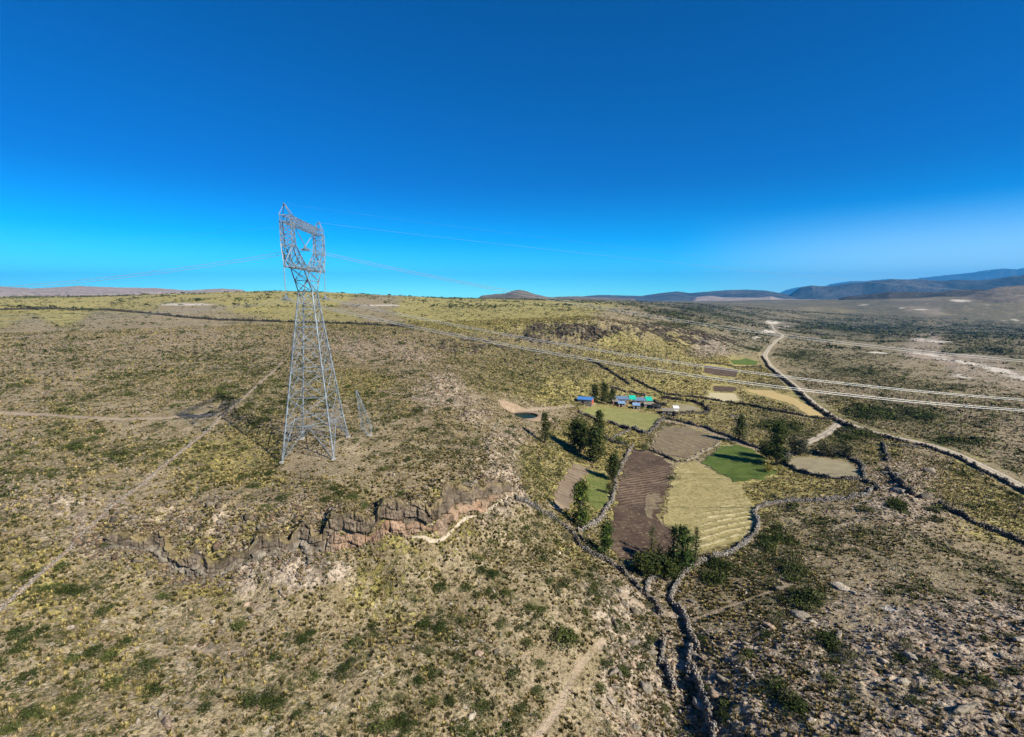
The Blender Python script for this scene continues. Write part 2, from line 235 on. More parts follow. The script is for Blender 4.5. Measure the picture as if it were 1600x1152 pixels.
# coarse evaluation then bilinear
sub_a = np.unique(np.concatenate([np.arange(0, na, 3), [na-1]])); sub_r = np.unique(np.concatenate([np.arange(0, nr, 3), [nr-1]]))
pxs = (PX+wx*ws*9)[np.ix_(sub_a, sub_r)]; pys = (PY+wy*ws*3.5)[np.ix_(sub_a, sub_r)]
cvs = cover_at(np.clip(pxs, -150, 1750), np.clip(pys, 455, 1200))
ka_ = np.interp(np.arange(na), sub_a, np.arange(len(sub_a))); a0 = np.minimum(ka_.astype(int), len(sub_a)-2); af = (ka_-a0)[:, None, None]
kr_ = np.interp(np.arange(nr), sub_r, np.arange(len(sub_r))); r0 = np.minimum(kr_.astype(int), len(sub_r)-2); rf = (kr_-r0)[None, :, None]
ct = cvs[a0]*(1-af)+cvs[a0+1]*af
COVG = ct[:, r0]*(1-rf)+ct[:, r0+1]*rf
# ---- flat masks: fields, road, paths (photo pixels)
POLY = {
 'ploughed': [(987,703),(1012,705),(1040,716),(1050,732),(1046,760),(1036,782),(1030,812),(1052,828),(1058,848),(1040,868),(1010,880),(975,876),(952,858),(945,832),(957,806),(963,775),(968,740)],
 'straw': [(1056,726),(1092,722),(1130,745),(1158,757),(1162,772),(1180,790),(1182,818),(1165,842),(1120,862),(1080,868),(1064,852),(1060,832),(1036,812),(1041,782),(1051,756)],
 'green': [(1126,698),(1150,696),(1172,700),(1195,716),(1214,738),(1188,750),(1150,755),(1128,742),(1096,722),(1112,708)],
 'yard': [(906,642),(928,634),(975,640),(1026,648),(1034,655),(1018,674),(1004,676),(983,668),(948,659),(930,652)],
 'corral': [(1226,724),(1240,714),(1290,716),(1322,722),(1342,736),(1345,745),(1310,747),(1265,741),(1238,732)],
 'strip': [(897,724),(921,730),(908,760),(900,778),(882,800),(856,797),(868,770),(882,745)],
 'brown': [(1036,668),(1075,668),(1118,682),(1126,690),(1072,718),(1045,712),(1016,700),(1024,684)],
 'lawn': [(916,738),(948,738),(954,770),(948,792),(926,800),(914,780)],
 'plotdark': [(1100,571),(1128,574),(1156,580),(1150,590),(1118,587),(1098,582)],
 'plotdark2': [(1114,602),(1150,605),(1154,608),(1146,613),(1112,612)],
 'plotpale': [(1106,613),(1150,615),(1158,627),(1130,628),(1102,625)],
 'plotochre': [(1160,608),(1200,610),(1238,620),(1275,638),(1300,652),(1262,650),(1236,632),(1200,622),(1172,614)],
 'plotgreen': [(1140,562),(1166,560),(1186,565),(1182,571),(1146,570)],
 'inner': [(1012,768),(1031,771),(1028,796),(1017,812),(1003,806),(1004,788)],
 'paddock': [(1046,632),(1084,633),(1098,641),(1060,644)],
}
flat = np.zeros(GX.shape)
for k_, pl in POLY.items(): flat = np.maximum(flat, pmask(PX, PY, pl) & FRONT)
ROAD_PX = [(1206,507),(1207,511),(1213,519),(1226,524),(1212,534),(1200,545),(1194,556),(1201,568),(1218,582),(1238,600),(1258,620),(1280,638),(1308,655),(1345,670),(1400,684),(1450,694),(1490,707),(1530,727),(1570,745),(1620,772),(1700,812),(1850,893)]
# bilinear sampling of a grid
def gidx(x, y):
    a = np.interp(np.arctan2(x, y), AZ, np.arange(na)); r = np.interp(np.hypot(x, y), RR, np.arange(nr))
    a0 = np.clip(a.astype(int), 0, na-2); r0 = np.clip(r.astype(int), 0, nr-2)
    return a0, r0, a-a0, r-r0
def samp(G, x, y):
    x = np.atleast_1d(np.asarray(x, float)); y = np.atleast_1d(np.asarray(y, float))
    a0, r0, fa, fr = gidx(x, y)
    if G.ndim == 3: fa = fa[:, None]; fr = fr[:, None]
    return (G[a0, r0]*(1-fa)+G[a0+1, r0]*fa)*(1-fr)+(G[a0, r0+1]*(1-fa)+G[a0+1, r0+1]*fa)*fr
def raycast(px, py, Z):
    dx, dy, dz = pxdir(px, py); az = math.atan2(dx, dy); te = dz/math.hypot(dx, dy)
    a = float(np.interp(az, AZ, np.arange(na))); a0 = min(int(a), na-2); fa = a-a0
    col = Z[a0]*(1-fa)+Z[a0+1]*fa; T = (col-CZ)/RR
    hit = np.nonzero(T >= te)[0]
    j = hit[0] if len(hit) else nr-1
    if j == 0: r = RR[0]
    else:
        f = (te-T[j-1])/(T[j]-T[j-1]+1e-12); r = RR[j-1]+(RR[j]-RR[j-1])*min(max(f, 0), 1)
    return r*math.sin(az), r*math.cos(az)
def W(pts, Z=None):
    Z = Z0 if Z is None else Z
    return np.array([raycast(p[0], p[1], Z) for p in pts])
def dens(P, step):
    """resample a world polyline evenly, smoothed"""
    P = np.asarray(P, float)
    for _ in range(2):
        Q = [P[0]]
        for i in range(len(P)-1): Q += [P[i]*.75+P[i+1]*.25, P[i]*.25+P[i+1]*.75]
        Q.append(P[-1]); P = np.array(Q)
    L = np.hypot(*(P[1:]-P[:-1]).T); C = np.concatenate([[0], np.cumsum(L)]); n = max(2, int(C[-1]/step)+1)
    s = np.linspace(0, C[-1], n); return np.stack([np.interp(s, C, P[:, 0]), np.interp(s, C, P[:, 1])], 1)
ROAD = W(ROAD_PX)
rd, _, _ = polydist(GX, GY, dens(ROAD, 8))
flat = np.maximum(flat, 1-sstep(3.5, 7, rd))
PATHS_PX = {
 'track': ([(1312,657),(1306,668),(1288,680),(1262,692),(1242,700)], 1.6),
 'plateau_path': ([(-60,642),(0,645),(80,650),(150,655),(230,655),(300,651),(340,648)], 1.0),
 'slope_path': ([(945,1000),(915,1030),(890,1060),(885,1090),(855,1130),(830,1170)], 0.38),
 'yard_path': ([(800,640),(830,640),(870,637),(895,634)], 1.0),
 'goat_path': ([(1085,968),(1120,955),(1160,940),(1210,925),(1260,905)], 0.3),
 'farm_lane': ([(1030,655),(1082,664),(1137,686),(1162,694),(1195,706),(1230,712)], 1.5),
 'gully_path': ([(975,930),(1010,950),(1060,962)], 0.5),
}
pathm = np.zeros(GX.shape)
for k_, (pl, w_) in PATHS_PX.items():
    d_, _, _ = polydist(GX, GY, dens(W(pl), 4)); pathm = np.maximum(pathm, (np.clip(.75+1.3*fbm(GX, GY, 7, 3, 66), .15, 1) if 'path' in k_ and w_ < .9 else 1)*(1-sstep(w_*.6, w_*1.4, d_+0.5*w_*wx)))
flat_s = flat.copy()
for _ in range(2):
    f = flat_s; f[1:-1, 1:-1] = (f[:-2, 1:-1]+f[2:, 1:-1]+f[1:-1, :-2]+f[1:-1, 2:]+f[1:-1, 1:-1])/5
# ---- rocky bands: above the cliff, the ridge at its end, the slope between pylon and farm
OUTC = [(782,748,26,42),(768,700,22,30),(798,690,16,26),(700,600,36,16),(742,655,16,26),(560,548,60,6),(650,558,50,10),(600,800,50,6),(100,785,60,16),(1420,755,40,22),(690,770,30,8)]
oc = np.zeros(GX.shape)
for a_, b_, rx, ry in OUTC: oc = np.maximum(oc, np.exp(-(((PX-a_+wx*ws*7)/rx)**2+((PY-b_+wy*ws*3)/ry)**2)**2)*FRONT)
cb = sstep(1.8, 3.0, CD)*(1-sstep(7, 11, CD))*(CTT > .03)*(CTT < .97)*(CD < 90); oc = oc*(1-flat_s)
COVG[..., 3] = np.maximum(COVG[..., 3], np.maximum(oc*.95, cb*.62))
# ---- relief detail
rock = COVG[..., 3]; amp = (1-flat_s*.95)
near = np.exp(-GR/900.0)
Z = Z0+amp*(fbm(GX, GY, 30, 3, 1)*0.5*sstep(30, 80, GR)+fbm(GX, GY, 5, 3, 2)*(0.22+0.35*rock)*near)
rid = 1-np.abs(fbm(GX*0.8+GY*0.55, GY*0.8-GX*0.55, 3.2, 4, 3)*2.2)
Z += amp*rock*rock*np.clip(rid, -0.5, 1)*0.5*near
r2 = 1-np.abs(fbm(GX, GY, 5.5, 4, 61))*3.0; q2 = np.floor(r2*3)/3*.6+r2*.4
Z += amp*(oc*1.5+cb*.75)*np.clip(q2, -.6, 1)*np.exp(-GR/700.0)
Z += amp*np.clip(rock-.5, 0, 1)*sstep(300, 420, GR)*(1-sstep(900, 1500, GR))*fbm(GX, GY*.5, 22, 4, 9)*9
Z += amp*sstep(380, 900, GR)*(1-sstep(2500, 5000, GR))*(fbm(GX*.7+GY*.5, GY*.7-GX*.5, 130, 4, 37))*9*sstep(1080, 1200, PX)
Z += amp*sstep(700, 1100, GR)*(1-sstep(1300, 1600, GR))*fbm(GX, GY, 160, 3, 39)*3*(PX < 900)
Z += amp*sstep(1500, 4000, GR)*fbm(GX, GY, 600, 4, 31)*14*(PX > 950)
bl_ = np.maximum(np.exp(-(((PX-880)/90)**2+((PY-522)/20)**2)**2), .8*np.exp(-(((PX-1050)/90)**2+((PY-524-(PX-1050)*.12)/13)**2)**2))*FRONT*amp; Z += bl_*(1-np.abs(fbm(GX, GY*.5, 16, 4, 97))*2.6)*4.5*(PX > 700)
# gullies beside the lower walls
GUL = [W([(1000,915),(1022,950),(1030,990),(1030,1050),(1046,1090),(1058,1152),(1065,1200)]), W([(1052,945),(1066,968),(1070,1010),(1066,1060),(1085,1090),(1100,1152),(1110,1200)])]
for g in GUL:
    d_, _, _ = polydist(GX, GY, dens(g, 2)); Z -= 0.22*np.exp(-(d_/1.2)**2)
# the pond hollow
PC = raycast(819, 649, Z0)
pd = np.hypot(GX-PC[0], GY-PC[1]); PR = 5.6
pz = float(samp(Z0, PC[0], PC[1])[0])
Z = Z*(sstep(PR+1.5, PR+6, pd))+(pz-.7)*(1-sstep(PR+1.5, PR+6, pd))
bare_x = np.clip(.85*np.exp(-((pd-PR)/3.6)**2), 0, 1)*(pd > PR)
# pylon: soil worn bare
TB = (-44.6, 107.6)
tb_d = np.hypot(GX-TB[0], GY-TB[1]); bare_x = np.maximum(bare_x, 0.75*np.exp(-(tb_d/8)**2))
zg = lambda x, y: samp(Z, x, y)
def zg1(x, y): return float(samp(Z, x, y)[0])
# ------------------------------------------------------------------ material helpers
def new_mat(name):
    m = bpy.data.materials.new(name); m.use_nodes = True; nt = m.node_tree; nt.nodes.clear()
    o = nt.nodes.new('ShaderNodeOutputMaterial'); b = nt.nodes.new('ShaderNodeBsdfPrincipled'); nt.links.new(b.outputs[0], o.inputs['Surface'])
    b.inputs['Roughness'].default_value = 0.95; b.inputs['Specular IOR Level'].default_value = 0.08
    return m, nt, b
def NZ(nt, scale, detail=3, vec=None, rough=0.55, dist=0.0):
    n = nt.nodes.new('ShaderNodeTexNoise'); n.inputs['Scale'].default_value = scale; n.inputs['Detail'].default_value = detail
    n.inputs['Roughness'].default_value = rough; n.inputs['Distortion'].default_value = dist
    if vec is not None: nt.links.new(vec, n.inputs['Vector'])
    return n.outputs['Fac']
def RMP(nt, fac, a, b, ca=0.0, cb=1.0):
    n = nt.nodes.new('ShaderNodeMapRange'); n.inputs['From Min'].default_value = a; n.inputs['From Max'].default_value = b
    n.inputs['To Min'].default_value = ca; n.inputs['To Max'].default_value = cb; n.interpolation_type = 'SMOOTHSTEP'
    nt.links.new(fac, n.inputs['Value']); return n.outputs[0]
def MIX(nt, fac, a, b, mode='MIX'):
    n = nt.nodes.new('ShaderNodeMix'); n.data_type = 'RGBA'; n.blend_type = mode
    for sock, v in ((n.inputs[0], fac), (n.inputs[6], a), (n.inputs[7], b)):
        if isinstance(v, (int, float)): sock.default_value = v
        elif isinstance(v, tuple): sock.default_value = (*v[:3], 1)
        else: nt.links.new(v, sock)
    return n.outputs[2]
def MATH(nt, op, a, b=None, clamp=False):
    n = nt.nodes.new('ShaderNodeMath'); n.operation = op; n.use_clamp = clamp
    for i, v in enumerate((a, b)):
        if v is None: continue
        if isinstance(v, (int, float)): n.inputs[i].default_value = v
        else: nt.links.new(v, n.inputs[i])
    return n.outputs[0]
def OBJC(nt):
    return nt.nodes.new('ShaderNodeNewGeometry').outputs['Position']
def BUMP(nt, b, h, strength=0.5, dist=0.1):
    n = nt.nodes.new('ShaderNodeBump'); n.inputs['Strength'].default_value = strength; n.inputs['Distance'].default_value = dist
    nt.links.new(h, n.inputs['Height']); nt.links.new(n.outputs[0], b.inputs['Normal'])
def speckle_mat(name, c1, c2, scale=1.0, c3=None, bump=0.4, rough=0.95, metal=0.0, spec=0.08):
    m, nt, b = new_mat(name); P = OBJC(nt)
    c = MIX(nt, RMP(nt, NZ(nt, scale, 5, P), 0.35, 0.65), c1, c2)
    if c3: c = MIX(nt, RMP(nt, NZ(nt, scale*3.1, 4, P), 0.55, 0.68), c, c3)
    nt.links.new(c, b.inputs['Base Color']); b.inputs['Roughness'].default_value = rough; b.inputs['Metallic'].default_value = metal
    b.inputs['Specular IOR Level'].default_value = spec
    if bump: BUMP(nt, b, NZ(nt, scale*4, 4, P), bump, 0.1)
    return m
def attr_mat(name, att='col', var=0.35, scale=1.5):
    m, nt, b = new_mat(name); a = nt.nodes.new('ShaderNodeAttribute'); a.attribute_name = att
    c = MIX(nt, RMP(nt, NZ(nt, scale, 3, OBJC(nt)), 0.3, 0.7, 0, var), a.outputs['Color'], (0.02, 0.02, 0.012))
    nt.links.new(c, b.inputs['Base Color']); return m
# ------------------------------------------------------------------ object helpers
def tag(o, label=None, cat=None, group=None, kind=None):
    if label: o['label'] = label
    if cat: o['category'] = cat
    if group: o['group'] = group
    if kind: o['kind'] = kind
    return o
def link(name, me, mat=None, parent=None):
    o = bpy.data.objects.new(name, me); COL.objects.link(o)
    if mat is not None and me is not None and not me.materials: me.materials.append(mat)
    if parent is not None: o.parent = parent
    return o
def empty(name, loc, rz=0.0):
    o = bpy.data.objects.new(name, None); COL.objects.link(o); o.location = loc; o.rotation_euler = (0, 0, rz); o.empty_display_size = 0.2
    return o
def npmesh(name, V, Fc, col=None, smooth=False):
    me = bpy.data.meshes.new(name); V = np.asarray(V, np.float32); Fc = np.asarray(Fc, np.int32); k = Fc.shape[1]
    me.vertices.add(len(V)); me.vertices.foreach_set('co', V.ravel())
    me.loops.add(Fc.size); me.loops.foreach_set('vertex_index', Fc.ravel())
    me.polygons.add(len(Fc)); me.polygons.foreach_set('loop_start', np.arange(0, Fc.size, k, dtype=np.int32))
    if smooth: me.polygons.foreach_set('use_smooth', np.ones(len(Fc), bool))
    me.update(calc_edges=True)
    if col is not None:
        for nm, c in (col.items() if isinstance(col, dict) else (('col', col),)):
            c = np.asarray(c, np.float32)
            if c.shape[1] == 3: c = np.concatenate([c, np.ones((len(c), 1), np.float32)], 1)
            a = me.color_attributes.new(nm, 'FLOAT_COLOR', 'POINT'); a.data.foreach_set('color', c.ravel())
    return me
class MB:
    def __init__(s): s.v = []; s.f = []
    def add(s, vs, fs):
        o = len(s.v); s.v += [tuple(v) for v in vs]; s.f += [tuple(i+o for i in f) for f in fs]
    def box(s, c, h, rz=0.0, taper=1.0):
        ca, sa = math.cos(rz), math.sin(rz); vs = []
        for k in (-1, 1):
            t = 1.0 if k < 0 else taper
            for i, j in ((-1, -1), (1, -1), (1, 1), (-1, 1)):
                x, y = i*h[0]*t, j*h[1]*t; vs.append((c[0]+x*ca-y*sa, c[1]+x*sa+y*ca, c[2]+k*h[2]))
        s.add(vs, [(3, 2, 1, 0), (4, 5, 6, 7), (0, 1, 5, 4), (1, 2, 6, 5), (2, 3, 7, 6), (3, 0, 4, 7)])
    def bar(s, a, b, w):
        a = Vector(a); b = Vector(b); d = (b-a)
        if d.length < 1e-5: return
        d.normalize(); u = d.cross(Vector((0, 0, 1)))
        if u.length < 1e-3: u = Vector((1, 0, 0))
        u.normalize(); v = d.cross(u); u *= w/2; v *= w/2
        vs = [p+q for p in (a, b) for q in (-u-v, u-v, u+v, -u+v)]
        s.add(vs, [(3, 2, 1, 0), (4, 5, 6, 7), (0, 1, 5, 4), (1, 2, 6, 5), (2, 3, 7, 6), (3, 0, 4, 7)])
    def tube(s, pts, rad, n=6):
        pts = [Vector(p) for p in pts]; rs = rad if isinstance(rad, (list, tuple)) else [rad]*len(pts); vs = []; fs = []
        for i, p in enumerate(pts):
            d = (pts[min(i+1, len(pts)-1)]-pts[max(i-1, 0)]); d.normalize(); u = d.cross(Vector((0, 0, 1)))
            if u.length < 1e-2: u = Vector((1, 0, 0))
            u.normalize(); v = d.cross(u)
            for k in range(n): a = 2*PI*k/n; vs.append(p+u*(math.cos(a)*rs[i])+v*(math.sin(a)*rs[i]))
        for i in range(len(pts)-1):
            for k in range(n): a = i*n+k; b = i*n+(k+1) % n; fs.append((a, b, b+n, a+n))
        fs.append(tuple(range(n))[::-1]); fs.append(tuple((len(pts)-1)*n+k for k in range(n)))
        s.add(vs, fs)
    def build(s, name, mat, parent=None, off=(0, 0, 0)):
        me = bpy.data.meshes.new(name); me.from_pydata([(v[0]-off[0], v[1]-off[1], v[2]-off[2]) for v in s.v], [], s.f); me.update()
        return link(name, me, mat, parent)
# ------------------------------------------------------------------ ground
def ground_material():
    m, nt, b = new_mat('ground'); P = OBJC(nt)
    at = nt.nodes.new('ShaderNodeAttribute'); at.attribute_name = 'cover'; sep = nt.nodes.new('ShaderNodeSeparateColor'); nt.links.new(at.outputs['Color'], sep.inputs[0])
    bare, yel, grn = sep.outputs[0], sep.outputs[1], sep.outputs[2]
    a2 = nt.nodes.new('ShaderNodeAttribute'); a2.attribute_name = 'cover2'; s2 = nt.nodes.new('ShaderNodeSeparateColor'); nt.links.new(a2.outputs['Color'], s2.inputs[0])
    rk, path, far = s2.outputs[0], s2.outputs[1], s2.outputs[2]
    n_big = NZ(nt, 0.03, 4, P); n_mid = NZ(nt, 0.22, 4, P); n_sm = NZ(nt, 1.3, 4, P); n_f = NZ(nt, 5.0, 3, P)
    soil = MIX(nt, RMP(nt, n_mid, .35, .65), (0.25, 0.195, 0.11), (0.42, 0.335, 0.21))
    soil = MIX(nt, RMP(nt, n_big, .4, .65, 0, .7), soil, (0.27, 0.21, 0.135))
    soil = MIX(nt, RMP(nt, n_f, .45, .7, 0, .45), soil, (0.16, 0.12, 0.075))
    soil = MIX(nt, RMP(nt, NZ(nt, 2.4, 5, P, .72), .48, .57, 0, .78), soil, (0.095, 0.072, 0.036))
    soil = MIX(nt, RMP(nt, NZ(nt, 7.0, 3, P, .7), .58, .66, 0, .7), soil, (0.46, 0.38, 0.27))
    rockc = MIX(nt, RMP(nt, NZ(nt, .5, 5, P, .65), .35, .62), (0.15, 0.113, 0.08), (0.47, 0.375, 0.28))
    rockc = MIX(nt, RMP(nt, NZ(nt, 2.2, 4, P, .6), .5, .62, 0, .75), rockc, (0.075, 0.058, 0.042))
    c = MIX(nt, MATH(nt, 'MULTIPLY', RMP(nt, MATH(nt, 'ADD', rk, MATH(nt, 'MULTIPLY', MATH(nt, 'SUBTRACT', NZ(nt, .35, 5, P, .65), .5), 1.8)), .35, .75), RMP(nt, rk, .15, .5)), soil, rockc)
    # dry grass
    gy = MIX(nt, RMP(nt, n_mid, .3, .7), (0.21, 0.175, 0.055), (0.44, 0.365, 0.14))
    gy = MIX(nt, RMP(nt, NZ(nt, 2.0, 4, P, .7), .5, .6, 0, .6), gy, (0.10, 0.095, 0.03))
    gcov = RMP(nt, MATH(nt, 'ADD', MATH(nt, 'SUBTRACT', yel, MATH(nt, 'MULTIPLY', bare, .42)), MATH(nt, 'MULTIPLY', MATH(nt, 'SUBTRACT', NZ(nt, .75, 5, P, .7), .5), 2.4)), .35, .7)
    c = MIX(nt, gcov, c, gy)
    # low green plants
    gg = MIX(nt, n_sm, (0.045, 0.055, 0.018), (0.10, 0.105, 0.035))
    gth = RMP(nt, MATH(nt, 'ADD', MATH(nt, 'MULTIPLY', grn, .42), MATH(nt, 'MULTIPLY', MATH(nt, 'SUBTRACT', NZ(nt, .42, 4, P, .72), .5), 2.2)), .30, .42)
    gth = MATH(nt, 'MULTIPLY', gth, RMP(nt, grn, .02, .2))
    c = MIX(nt, MATH(nt, 'MULTIPLY', gth, MATH(nt, 'ADD', .45, MATH(nt, 'MULTIPLY', far, .5))), c, gg)
    nf = NZ(nt, .013, 6, P, .62); nf2 = NZ(nt, .05, 5, P, .6)
    a3 = nt.nodes.new('ShaderNodeAttribute'); a3.attribute_name = 'cover3'; s3 = nt.nodes.new('ShaderNodeSeparateColor'); nt.links.new(a3.outputs['Color'], s3.inputs[0]); vfar = s3.outputs[0]; pale = s3.outputs[1]
    dk = MATH(nt, 'MULTIPLY', RMP(nt, MATH(nt, 'ADD', MATH(nt, 'MULTIPLY', grn, .30), MATH(nt, 'ADD', MATH(nt, 'MULTIPLY', nf, .6), MATH(nt, 'MULTIPLY', nf2, .5))), .62, .78), vfar)
    c = MIX(nt, MATH(nt, 'MULTIPLY', dk, .8), c, (0.062, 0.062, 0.032))
    nf3 = NZ(nt, .0028, 6, P, .65); c = MIX(nt, MATH(nt, 'MULTIPLY', RMP(nt, nf3, .40, .54, .35, .85), MATH(nt, 'MULTIPLY', vfar, .9)), c, (0.085, 0.076, 0.045))
    c = MIX(nt, MATH(nt, 'MULTIPLY', RMP(nt, nf2, .56, .66, 0, .45), vfar), c, (0.40, 0.32, 0.24))
    c = MIX(nt, RMP(nt, MATH(nt, 'ADD', pale, MATH(nt, 'MULTIPLY', MATH(nt, 'SUBTRACT', NZ(nt, .09, 6, P, .7), .5), 1.6)), .5, .75), c, (0.50, 0.435, 0.36))
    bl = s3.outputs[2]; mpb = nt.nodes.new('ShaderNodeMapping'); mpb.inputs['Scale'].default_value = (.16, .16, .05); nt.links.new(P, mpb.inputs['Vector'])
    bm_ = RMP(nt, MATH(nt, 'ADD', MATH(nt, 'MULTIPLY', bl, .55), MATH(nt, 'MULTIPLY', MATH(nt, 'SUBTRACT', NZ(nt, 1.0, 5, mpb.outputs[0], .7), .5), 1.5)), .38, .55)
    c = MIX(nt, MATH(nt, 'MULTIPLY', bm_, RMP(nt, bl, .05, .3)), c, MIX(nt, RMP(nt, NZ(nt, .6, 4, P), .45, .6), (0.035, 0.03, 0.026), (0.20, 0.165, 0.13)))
    # scattered stones
    v = nt.nodes.new('ShaderNodeTexVoronoi'); v.inputs['Scale'].default_value = .9; nt.links.new(P, v.inputs['Vector'])
    st = MATH(nt, 'MULTIPLY', RMP(nt, v.outputs['Distance'], .16, .24, 1, 0), RMP(nt, n_mid, .5, .62))
    c = MIX(nt, MATH(nt, 'MULTIPLY', st, .7), c, (0.36, 0.32, 0.28))
    c = MIX(nt, path, c, MIX(nt, n_sm, (0.40, 0.31, 0.225), (0.31, 0.235, 0.165)))
    nt.links.new(c, b.inputs['Base Color'])
    h = MATH(nt, 'ADD', n_sm, MATH(nt, 'MULTIPLY', n_f, .35)); h = MATH(nt, 'ADD', h, MATH(nt, 'MULTIPLY', gcov, .5))
    BUMP(nt, b, h, 1.0, 0.5)
    return m
idx = np.arange(na*nr).reshape(na, nr)
quads = np.stack([idx[:-1, :-1], idx[1:, :-1], idx[1:, 1:], idx[:-1, 1:]], -1).reshape(-1, 4)[:, ::-1]
bareG = np.clip(np.maximum(COVG[..., 0], bare_x), 0, 1)
SHB = [(1215,845,24,30),(1232,885,26,26),(1252,935,24,22),(1285,1000,16,18),(1252,1095,20,20),(1562,1050,22,10),(1250,556,55,12),(1340,582,95,10),(1450,606,110,6),(1390,648,110,16),(1500,690,60,10),(1340,682,50,10),(1225,668,45,9),(1180,545,28,9),(1060,508,60,5),(1350,512,160,7),(1540,545,70,8),(1110,900,30,14),(860,1000,20,12),(640,1130,60,14),(150,1020,24,10),(1400,790,30,10)]
shb = np.zeros(GX.shape)
for a_, b_, rx, ry in SHB: shb = np.maximum(shb, np.exp(-(((PX-a_+wx*ws*9)/rx)**2+((PY-b_+wy*ws*4)/ry)**2)**1.5)*FRONT)
bareG = bareG*(1-.7*shb); COVG[..., 2] = np.maximum(COVG[..., 2]*.82, shb*np.where(GR > 400, 1.0, 1.35))
grnG = COVG[..., 2]*(1-np.clip(bare_x*1.2, 0, 1))*(1-pathm); yelG = np.clip(COVG[..., 1]*(1-bare_x*.8)*(1+.55*sstep(300, 600, GR)*(PX < 1000)), 0, 1.3)
farG = sstep(90, 260, GR)
cov1 = np.stack([bareG, yelG, grnG], -1).reshape(-1, 3); cov2 = np.stack([rock, pathm, farG], -1).reshape(-1, 3)
PALEP = [(1312,915,30,9,0),(1400,955,34,12,.2),(1580,985,28,8,0),(1470,985,25,8,.3),(1240,965,20,10,.5),(300,800,60,6,0),(420,800,60,5,0),(1440,553,60,3,.1),(1500,566,50,5,.2),(1560,580,50,5,.2),(1600,592,40,4,.2),(1455,533,45,2.5,.1),(1440,484,14,1.5,0),(1210,503,22,4,0),(1410,482,9,1,0),(1500,588,30,3,.1),(1580,500,25,1.5,0),(1500,470,25,1.5,0),(1180,528,12,3,0),(1200,519,20,3,0),(1350,476,14,1,0),(1540,476,14,1,0),(600,477,42,2.2,0),(290,476,60,3,0),(1225,511,15,3,0),(1370,552,25,2,0)]
pale = np.zeros(GX.shape)
for a_, b_, rx, ry, sl in PALEP:
    yy = PY-b_-sl*(PX-a_); pale = np.maximum(pale, (.62 if b_ > 700 else 1)*np.exp(-((PX-a_+wx*ws*6)/rx)**2-((yy+wy*ws*1.5)/ry)**2)*FRONT)
vfar = sstep(500, 1700, GR)*sstep(940, 1080, PX+wx*ws*20)
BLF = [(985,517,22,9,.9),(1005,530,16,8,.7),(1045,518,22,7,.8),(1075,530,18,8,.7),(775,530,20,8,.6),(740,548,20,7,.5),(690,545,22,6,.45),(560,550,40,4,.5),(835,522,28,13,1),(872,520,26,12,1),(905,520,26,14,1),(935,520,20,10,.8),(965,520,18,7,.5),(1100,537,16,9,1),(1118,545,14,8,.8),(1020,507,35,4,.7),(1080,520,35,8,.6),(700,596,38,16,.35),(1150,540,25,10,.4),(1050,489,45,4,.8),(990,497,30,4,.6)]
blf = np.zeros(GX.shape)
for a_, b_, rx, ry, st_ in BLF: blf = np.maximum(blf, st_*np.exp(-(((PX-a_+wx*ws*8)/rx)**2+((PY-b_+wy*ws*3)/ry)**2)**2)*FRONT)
cov3 = np.stack([vfar, pale, blf], -1).reshape(-1, 3)
me = npmesh('ground', np.stack([GX, GY, Z], -1).reshape(-1, 3), quads, {'cover': cov1, 'cover2': cov2, 'cover3': cov3}, smooth=True)
MG = ground_material()
tag(link('ground', me, MG), 'stony high plain and slopes with dry grass and low green scrub', 'ground', kind='structure')

# ------------------------------------------------------------------ draped sheets: fields, road
def drape_poly(name, key, mat, label, lift=0.12, step=0.5, furrow=None, cat='field'):
    P = W(POLY[key], Z); lo = P.min(0)-1; hi = P.max(0)+1
    step = max(step, math.sqrt((hi[0]-lo[0])*(hi[1]-lo[1]))/260)
    nx = int((hi[0]-lo[0])/step)+2; ny = int((hi[1]-lo[1])/step)+2
    X, Y = np.meshgrid(lo[0]+np.arange(nx)*step, lo[1]+np.arange(ny)*step, indexing='ij')
    xw = X+fbm(X, Y, 4, 3, 71)*2.2; yw = Y+fbm(X, Y, 4, 3, 72)*2.2
    ins = pmask(xw, yw, [tuple(p) for p in P])
    ZZ = samp(Z, X.ravel(), Y.ravel()).reshape(X.shape)+lift+fbm(X, Y, 1.5, 2, 73)*.05
    tone = np.zeros(X.shape)
    if furrow:
        ang, per, ah, bend = furrow
        q = X*math.cos(ang)+Y*math.sin(ang)+bend*fbm(X, Y, 40, 2, 74)*30+fbm(X, Y, 6, 2, 75)*.6
        wv = np.sin(q*2*PI/per); mk = np.clip(.55+1.6*fbm(X, Y, 22, 3, 76), .05, 1.1); mk = np.clip((mk-.35)*1.7, .04, 1.1); tone = (wv*.5+.5)**5*mk; ZZ = ZZ+(wv*ah+ah)*mk
    fi = np.arange(nx*ny).reshape(nx, ny); q4 = np.stack([fi[:-1, :-1], fi[1:, :-1], fi[1:, 1:], fi[:-1, 1:]], -1)
    keep = ins[:-1, :-1] & ins[1:, 1:] & ins[1:, :-1] & ins[:-1, 1:]
    q4 = q4[keep]; used, inv = np.unique(q4, return_inverse=True)
    V = np.stack([X.ravel(), Y.ravel(), ZZ.ravel()], 1)[used]; c = np.repeat(tone.ravel()[used][:, None], 3, 1)
    return tag(link(name, npmesh(name, V, inv.reshape(-1, 4), c, smooth=True), mat), label, cat, kind='structure')
